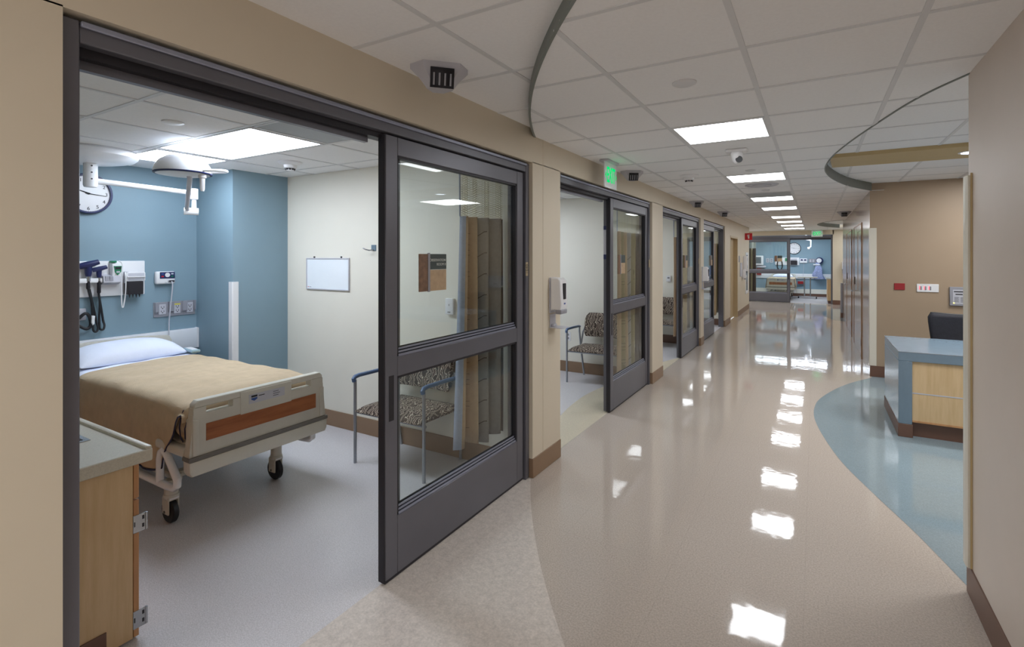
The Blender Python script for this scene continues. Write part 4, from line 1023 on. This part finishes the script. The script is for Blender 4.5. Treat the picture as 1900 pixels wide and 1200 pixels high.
MB().tube(spline([(-.05, -.05, 1.06), (.0, -.06, 1.03), (.03, -.06, 1.06), (.02, -.06, 1.13), (-.01, -.06, 1.16), (-.05, -.05, 1.12)], 5), .013, 10).build('tubing', M['black'], t)
MB().prism([(.028, 1.14), (.052, 1.135), (.048, 1.07), (.036, 1.055), (.026, 1.08)], 'y', -.085, -.07, .004, seg=1).build('clip', M['white'], t)
t = thing('nurse_call_station', 'white and navy nurse call station with hanging grey cord', 'call station', (XB, 2.373, 0), 90)
MB().box(0, .168, -.05, 0, 1.378, 1.498, .016, 3).build('station_body', M['white'], t)
fp = MB().m(M['navyp']).box(.03, .160, -.053, -.049, 1.430, 1.492, .003, 1).build('face_panel', None, t)
MB().lathe([(.021, -.053), (.021, -.058), (0, -.060)], 'y', (.094, 0, 1.464), 20).build('speaker_disc', M['white'], fp)
for x, z, mt in ((.052, 1.474, 'bluep'), (.052, 1.450, 'signred'), (.136, 1.474, 'lgrey'), (.136, 1.450, 'greenp')): B(x - .010, x + .010, -.0555, -.052, z - .006, z + .006).build('call_button', M[mt], fp)
MB().m(M['lgrey']).box(.10, .155, -.062, -.05, 1.395, 1.415, .003, 1).m(M['track']).box(.075, .09, -.052, -.05, 1.386, 1.394).build('jack_plate', None, t)
MB().tube(spline([(.127, -.062, 1.402), (.124, -.085, 1.36), (.112, -.08, 1.2), (.100, -.075, 1.05), (.092, -.085, .955), (.085, -.10, .90)], 5), .0055, 8).build('call_cord', M['lgrey'], t)
t = thing('outlet_strip', 'grey triple outlet strip under the nurse call station', 'power outlet', (XB, 2.368, 0), 90)
MB().box(0, .372, -.012, 0, 1.066, 1.206, .003, 1).build('strip_plate', M['grey'], t)
for xc in (0.005, .125, .245, .355): MB().prism([(-.012, 1.10), (-.035, 1.115), (-.035, 1.205), (-.012, 1.206)], 'x', xc, xc + (.03 if xc in (.005, .355) else .045) - (.015 if xc == .355 else 0), .003, seg=1).build('divider', M['grey'], t)
for k, xc in enumerate((.073, .203, .318)):
    q = B(xc - .030, xc + .030, -.019, -.012, 1.088, 1.186, .003, 1).build('receptacle', M['lgrey'], t)
    h_ = MB().m(M['txtdark'])
    for z in (1.112, 1.152): h_.box(xc - .013, xc - .009, -.0205, -.019, z, z + .014).box(xc + .009, xc + .013, -.0205, -.019, z, z + .014).cyl((xc, -.0205, z - .006), (xc, -.019, z - .006), .005, 8)
    h_.build('socket_hole', None, q)
    if k == 1: B(xc - .026, xc + .026, -.0205, -.0185, 1.172, 1.184).build('yellow_tag', M['yellow'], q)
def clock(label, loc, rz, r):
    t = thing('wall_clock', label, 'clock', loc, rz, 'round white wall clocks')
    MB().lathe([(r, 0), (r, -.03), (r - .006, -.04), (r - .018, -.04), (r - .02, -.018), (0, -.018)], 'y', seg=48).build('case', M['navyp'] if r < .2 else M['black'], t)
    MB().lathe([(r - .019, -.019), (0, -.0195)], 'y', seg=48).build('dial', M['white'], t)
    for h in range(1, 13):
        a = R(90 - 30 * h); lettering(str(h), r * .24, M['txtdark'], t, ((r * .74) * math.cos(a), -.0205, (r * .74) * math.sin(a)), name='numeral')
    tk = MB().m(M['txtdark'])
    for q in range(60):
        a = R(6 * q); x, z = math.cos(a), math.sin(a); tk.tube([(x * r * .865, -.0205, z * r * .865), (x * r * .885, -.0205, z * r * .885)], .0012, 4)
    tk.build('minute_track', None, t)
    MB().m(M['txtdark']).tube([(-.02, -.024, .002), (r * .72, -.024, -.012)], [.004, .002], 6).cyl((0, -.026, 0), (0, -.02, 0), .008, 12).build('minute_hand', None, t)
    MB().m(M['txtdark']).tube([(.01, -.022, 0), (-r * .48, -.022, .03)], [.006, .003], 6).build('hour_hand', None, t)
clock('round white wall clock with dark rim behind the lamp arm', (XB, 1.868, 2.175), 90, .172)
clock('round white wall clock on the blue end room wall', (-.735, 23.85, 1.955), 0, .24)
# ------------------------------------------------------------------ examination lamp on the ceiling
t = thing('examination_lamp', 'white ceiling mounted examination lamp with a domed head over the bed', 'lamp', (-4.80, 1.70, HR))
MB().lathe([(.285, 0), (.30, -.015), (.30, -.05), (.27, -.075), (.16, -.10), (0, -.105)], seg=40).build('ceiling_canopy', M['white2'], t)
ps = MB().m(M['white2']).lathe([(.045, -.10), (.046, -.27), (.04, -.285), (0, -.287)])
ps.m(M['track'])
for z in (-.125, -.175, -.225): ps.lathe([(.006, .043), (.006, .0475), (0, .0478)], 'x', (0, -.008, z), 10)
ps.build('down_post', None, t)
EX, EY = .10, .71
MB().tube([(0, .03, -.235), (.02, .12, -.238), (EX, EY - .02, -.262)], [.024, .021, .019], 14).build('swing_arm', M['white2'], t)
MB().m(M['white2']).lathe([(.0, -.225), (.030, -.225), (.032, -.23), (.032, -.315), (.026, -.32), (0, -.32)], 'z', (EX, EY, 0)).build('elbow_joint', None, t)
MB().m(M['white2']).cyl((EX, EY, -.315), (EX, EY, -.40), .019).tube([(EX - .03, EY - .07, -.425), (EX + .012, EY + .03, -.425)], .032, 16).build('lower_joint', None, t)
LX, LY, LZ = .95, .20, -.232                            # centre of the lamp head rim
MB().tube([(EX - .02, EY - .03, -.43), (EX + .02, EY - .07, -.40), (LX + .0, LY + .045, LZ - .03), (LX + .034, LY + .022, LZ - .005)], [.015, .017, .017, .017], 12).build('spring_arm', M['lgrey'], t)
dm = MB().m(M['white2']).lathe([(.178, LZ), (.180, LZ + .012), (.170, LZ + .05), (.145, LZ + .088), (.10, LZ + .118), (.05, LZ + .131), (0, LZ + .134)], 'z', (LX, LY, 0), 40)
hd = dm.build('lamp_head', None, t)
MB().m(M['navyp']).lathe([(.179, LZ - .004), (.181, LZ + .004), (.176, LZ + .006), (.173, LZ - .004)], 'z', (LX, LY, 0), 40).build('head_rim', None, hd)
MB().m(M['white']).lathe([(.165, LZ - .006), (.09, LZ - .018), (0, LZ - .02)], 'z', (LX, LY, 0), 32).build('lamp_lens', None, hd)
MB().m(M['white']).lathe([(.026, LZ - .01), (.026, LZ - .03), (.017, LZ - .035), (.015, LZ - .11), (.011, LZ - .125), (0, LZ - .125)], 'z', (LX + .118, LY + .07, 0), 16).build('focus_grip', None, hd)
MB().tube(spline([(LX + .16, LY + .11, LZ + .01), (LX + .26, LY + .16, LZ + .012), (LX + .29, LY + .12, LZ + .012), (LX + .24, LY + .06, LZ + .01), (LX + .20, LY + .03, LZ + .01)], 5), .010, 8).build('side_handle', M['white2'], hd)
# ------------------------------------------------------------------ side wall fittings
t = thing('whiteboard', 'small blank whiteboard on the cream side wall', 'whiteboard', (-4.084, 3.34, 1.468))
B(-.30, .30, -.010, -.002, -.145, .145).build('board_face', M['wboard'], t)
f = MB().m(M['lgrey'])
f.box(-.305, .305, -.016, 0, .145, .157, .002, 1).box(-.305, .305, -.016, 0, -.157, -.145, .002, 1).box(-.31, -.298, -.016, 0, -.157, .157, .002, 1).box(.298, .31, -.016, 0, -.157, .157, .002, 1)
f.build('board_frame', None, t)
MB().m(M['signred']).box(-.285, -.275, -.0108, -.010, -.135, -.127).m(M['grey']).box(-.27, -.235, -.0108, -.010, -.134, -.129).build('maker_mark', None, t)
MB().m(M['track']).box(-.20, -.188, -.012, 0, .157, .172).box(.19, .202, -.012, 0, .157, .172).build('hanger', None, t)
t = thing('coat_hook', 'small steel coat hook on the cream side wall', 'hook', (-3.46, 3.34, 1.715))
B(-.03, .03, -.006, 0, -.025, .03, .002, 1).build('hook_plate', M['deskblue'], t); MB().tube([(-.0, -.005, -.015), (-.01, -.05, -.02), (-.03, -.075, -.012), (-.055, -.08, .0)], .006, 8).build('hook_prong', M['steel'], t)
t = thing('thermostat', 'white thermostat on the cream wall seen through the first door glass', 'thermostat', (-2.575, 3.34, 1.23))
B(-.04, .04, -.030, 0, -.066, .066, .005, 2).build('thermostat_body', M['white'], t); MB().m(M['txtdark']).box(-.012, -.004, -.0315, -.03, -.05, -.042).box(.004, .012, -.0315, -.03, -.05, -.042).box(-.002, .002, -.0315, -.03, .005, .02).build('marking', None, t)
t = thing('thermostat', 'white thermostat on the cream wall inside the third doorway', 'thermostat', (-2.38, 9.80, 1.215))
B(-.042, .042, -.030, 0, -.055, .055, .005, 2).build('thermostat_body', M['white'], t); B(-.02, .02, -.0312, -.03, .0, .03).build('display', M['grey'], t)
t = thing('wall_outlet', 'white wall outlet left of the arm chair inside the second doorway', 'power outlet', (-3.02, 6.63, .50))
B(-.04, .04, -.006, 0, -.06, .06, .002, 1).build('outlet_plate', M['white'], t); MB().m(M['grey']).box(-.016, .016, -.008, -.006, -.04, -.01).box(-.016, .016, -.008, -.006, .01, .04).build('socket', None, t)
# ------------------------------------------------------------------ maple sink cabinet beside the doorway
t = thing('sink_cabinet', 'maple base cabinet with steel hinges beside the first doorway', 'cabinet', (-2.50, 1.057, 0))
CL, CDp, CH = 2.4, 1.0, .765                           # runs towards -x; front faces +y
MB().m(M['maple']).box(-.02, 0, -CDp, -.024, .012, CH).box(-CL, -.02, -CDp, -.024, .10, .12).box(-CL, -CL + .02, -CDp, -.024, .012, CH).box(-CL + .02, -.02, -CDp, -CDp + .02, .12, CH).build('carcass', None, t)
MB().m(M['basedark']).box(-.001, .006, -CDp, -.12, .001, .10).box(-CL, -.02, -.12, -.10, .001, .10).build('toe_base', None, t)
for k in range(3):
    xa, xb = -.79 * (k + 1) + .0, -.79 * k
    dr = B(xa + .003, xb - .001, -.021, 0, .605, CH - .012, .002, 1).build('drawer_front', M['maple2'], t)
    dd = B(xa + .003, xb - .001, -.021, 0, .012 if k == 0 else .10, .598, .002, 1).build('door', M['maple2'], t)
    MB().tube([((xa + xb) / 2 - .06, .001, .68), ((xa + xb) / 2 - .06, .028, .68), ((xa + xb) / 2 + .06, .028, .68), ((xa + xb) / 2 + .06, .001, .68)], .005, 8).build('drawer_pull', M['steel'], dr)
    MB().tube([(xa + .06, .001, .56), (xa + .06, .028, .56), (xa + .06, .028, .44), (xa + .06, .001, .44)], .005, 8).build('door_pull', M['steel'], dd)
    for z in (.085, .495):
        if k: continue
        hg = MB().m(M['steel']).box(.0, .0025, -.024, .028, z - .038, z + .038, .002, 1).cyl((.0, .026, z - .036), (.0, .026, z + .036), .006, 12)
        for dz in (-.022, .012): hg.m(M['track']).box(.0024, .003, .010, .018, z + dz, z + dz + .016); hg.m(M['steel'])
        hg.m(M['track']).box(.0024, .003, -.020, -.016, z - .01, z + .01)
        hg.build('hinge', None, t)
t = thing('countertop', 'speckled pale solid surface countertop on the maple cabinet', 'countertop', (-2.50, 1.057, .766))
ct = MB().m(M['stone'])
SX0, SX1, SY0, SY1 = -.95, -.315, -.52, -.08              # sink cutout
ct.box(-2.4, SX0, -1.0, .03, 0, .048).box(SX1, .035, -1.0, .03, 0, .048).box(SX0, SX1, SY1, .03, 0, .048).box(SX0, SX1, -1.0, SY0, 0, .048)
ct.box(-2.4, .035, .008, .035, .0, .060, .006, 2)
ct.box(.030, .040, -1.0, .035, -.004, .049, .004, 1)
ct.build('counter_slab', None, t)
sk = MB().m(M['steel'])
sk.box(SX0, SX1, SY0, SY1, -.14, -.135).box(SX0 - .0, SX0 + .004, SY0, SY1, -.135, .052).box(SX1 - .004, SX1, SY0, SY1, -.135, .052).box(SX0, SX1, SY0, SY0 + .004, -.135, .052).box(SX0, SX1, SY1 - .004, SY1, -.135, .052)
sk.box(SX0 - .015, SX0, SY0 - .015, SY1 + .015, .048, .052).box(SX1, SX1 + .015, SY0 - .015, SY1 + .015, .048, .052).box(SX0, SX1, SY1, SY1 + .015, .048, .052).box(SX0, SX1, SY0 - .015, SY0, .048, .052)
sk.build('sink_basin', None, t)
# ------------------------------------------------------------------ blue room at the end of the corridor
EB = 23.85
hospital_bed('putty hospital bed with wood footboard behind the end door glass', (-1.12, 21.55, 0), -90, 'hospital beds')
ebl = MB(); rows_ = []
for i in range(25):
    y = 21.66 + 1.5 * i / 24
    rr_ = []
    for k in range(21):
        b = k / 10 - 1; q = abs(b); s = -1 if b < 0 else 1
        if q < .7: x, z = .46 * q / .7, .785
        else: f = (q - .7) / .3; x, z = .46 + .04 * f + .012 * math.sin(y * 16) * f, .785 - .36 * f
        rr_.append((-1.12 + s * x, y, z))
    rows_.append(rr_)
o = ebl.grid(rows_).build('blanket', M['blanket'], None, solid=.008); tag(o, 'tan blanket hanging over the end room bed', 'blanket')
o = pillow((-1.12, 23.42, .80), .42, .74, .18, 'white pillow on the end room bed', 90)
t = thing('diagnostic_panel', 'white wall mounted diagnostic panel on the end room wall', 'wall panel', (-.98, EB, 1.43))
B(-.45, .43, -.03, 0, -.16, .15, .006, 2).build('back_panel', M['white'], t); B(.12, .36, -.10, -.03, -.15, .02, .004, 1).build('wire_basket', M['track'], t)
B(-.08, .02, -.09, -.03, .0, .13, .01, 2).build('thermometer_body', M['greenp'], t); B(.13, .35, -.06, -.03, .03, .11, .008, 2).build('cover_box_holder', M['lgrey'], t)
MB().tube(spline([(-.35, -.06, .0), (-.36, -.06, -.25), (-.26, -.06, -.40), (-.18, -.06, -.22), (-.2, -.06, 0)], 5), .022, 8).build('coiled_cord', M['black'], t)
t = thing('vital_signs_monitor', 'white vital signs monitor on the blue wall beside the dark curtain', 'monitor', (-2.02, EB, 1.46))
B(-.16, .16, -.16, -.02, -.20, .20, .03, 3).build('monitor_case', M['white'], t); B(-.13, .08, -.165, -.158, -.13, .14).build('screen', M['tvoff'], t); B(-.10, .25, -.10, 0, -.30, -.22, .01, 2).build('wall_mount', M['lgrey'], t)
o = B(-.09, .09, -.10, 0, -.14, .14, .02, 2).build('sharps_container', M['red']); o.location = (-2.03, EB, .98); tag(o, 'red sharps container under the vital signs monitor', 'sharps container')
for x, lb in ((-1.71, 'left'), (-1.56, 'right')):
    t = thing('outlet_plate', 'grey outlet plate on the end room wall, %s one of the pair beside the monitor' % lb, 'power outlet', (x, EB, 1.46))
    B(-.06, .06, -.015, 0, -.09, .09, .003, 1).build('plate', M['lgrey'], t); MB().m(M['grey']).box(-.03, .03, -.018, -.015, -.06, -.01).box(-.03, .03, -.018, -.015, .01, .06).build('socket', None, t)
t = thing('nurse_call_station', 'white call station with cord on the end room wall', 'call station', (-.40, EB, 1.45))
B(-.13, .13, -.05, 0, -.09, .09, .015, 2).build('station_body', M['white'], t); MB().m(M['navyp']).box(-.1, -.02, -.053, -.05, .0, .06).box(.02, .10, -.053, -.05, .0, .06).build('face_panel', None, t)
MB().tube([(.02, -.06, -.05), (.0, -.07, -.4), (-.02, -.08, -.70)], .007, 6).build('call_cord', M['lgrey'], t)
t = thing('outlet_plate', 'grey triple outlet plate between call station and hanging gown', 'power outlet', (-.08, EB, 1.45))
B(-.14, .14, -.015, 0, -.08, .08, .003, 1).build('plate', M['grey'], t); MB().m(M['lgrey']).box(-.10, -.05, -.02, -.015, -.05, .05).box(.0, .05, -.02, -.015, -.05, .05).build('socket', None, t)
t = thing('blood_pressure_gauge', 'round black wall gauge above the hanging gown', 'gauge', (.16, EB, 1.46))
MB().lathe([(.13, 0), (.13, -.09), (.11, -.10), (0, -.10)], 'y').build('gauge_case', M['navyp'], t); MB().lathe([(.09, -.101), (0, -.103)], 'y', (-.02, 0, 0)).build('gauge_dial', M['white'], t)
MB().m(M['white']).box(-.22, .02, -.16, -.02, -.19, -.14, .015, 2).build('cuff_basket', None, t)
rows_ = []
for k in range(13):
    a = k / 12; wd = .06 + .17 * a ** 1.3; y = -.06 - .08 * math.sin(a * 2.4)
    wd *= 1 - .35 * max(0, a - .75) * 4 * .5
    rows_.append([(wd * (1 + .22 * math.sin(j * 2.1 + 5 * a)) * math.cos(2 * math.pi * j / 16) + .07 * a + .02 * math.sin(7 * a), y + .06 * (.3 + a) * math.sin(2 * math.pi * j / 16) + .015 * math.sin(j * 2.4) * a, .52 - .66 * a) for j in range(16)])
g_ = MB().grid(rows_, True, True); g_.b.verts.ensure_lookup_table()
for r0 in (0, 12 * 16): g_.b.faces.new([g_.b.verts[r0 + i] for i in range(16)])
bmesh.ops.recalc_face_normals(g_.b, faces=g_.b.faces)
o = g_.build('hanging_gown', M['gown']); o.location = (.08, EB - .02, .86); tag(o, 'blue and white patterned gown hanging on the end room wall', 'gown')
t = thing('overbed_table', 'tan topped overbed table on a steel stand in the end room', 'table', (-.25, 22.75, 0))
MB().box(-.34, .34, -.2, .2, .80, .835, .012, 2).build('table_top', M['stone'], t)
for x in (-.10, .10): MB().m(M['steel']).cyl((x, 0, .08), (x, 0, .80), .022, 12).build('post', None, t)
b_ = MB().m(M['steel']).box(-.30, .30, -.03, .03, .06, .095, .01, 2)
b_.build('base_bar', None, t)
for x in (-.30, .30):
    for y in (-.02,): MB().lathe([(.03, -.02), (.036, -.012), (.036, .012), (.03, .02)], 'x', (x, y, .037), 14).build('caster', M['black'], t)
o = B(-.10, .10, -.08, 0, -.055, .055, .006, 1).build('glove_box', M['red']); o.location = (-.50, EB - .01, .56); tag(o, 'red box low on the blue end room wall under the rail', 'box')
t = thing('sink_cabinet', 'maple cabinet with pale counter at the right of the end room', 'cabinet', (.50, 21.2, 0))
MB().m(M['maple']).box(-.13, .11, -.55, .95, .10, .83).build('carcass', None, t); B(-.16, .11, -.58, .98, .83, .87, .006, 1).build('counter_slab', M['stone'], t); B(-.11, .11, -.5, .95, .001, .10).build('toe_base', M['basedark'], t)
t = thing('examination_lamp', 'white articulated examination lamp hanging in the end room', 'lamp', (-.30, 22.9, 2.50))
MB().m(M['white2']).cyl((0, 0, 0), (0, 0, -.22), .035).build('down_post', None, t)
MB().m(M['white2']).tube([(0, 0, -.22), (.16, 0, -.25), (.16, 0, -.5), (.07, 0, -.56)], .024, 10).build('swing_arm', None, t)
MB().m(M['white2']).tube([(.05, 0, -.56), (.13, 0, -.56)], .05, 12).build('lower_joint', None, t)
glass_sign((-1.33, EB, 0), 0, -.12, [], 'large tan notice on the end room wall beside the diagnostic panel', None, .24, 1.42, -.034)
bpy.context.view_layer.update()
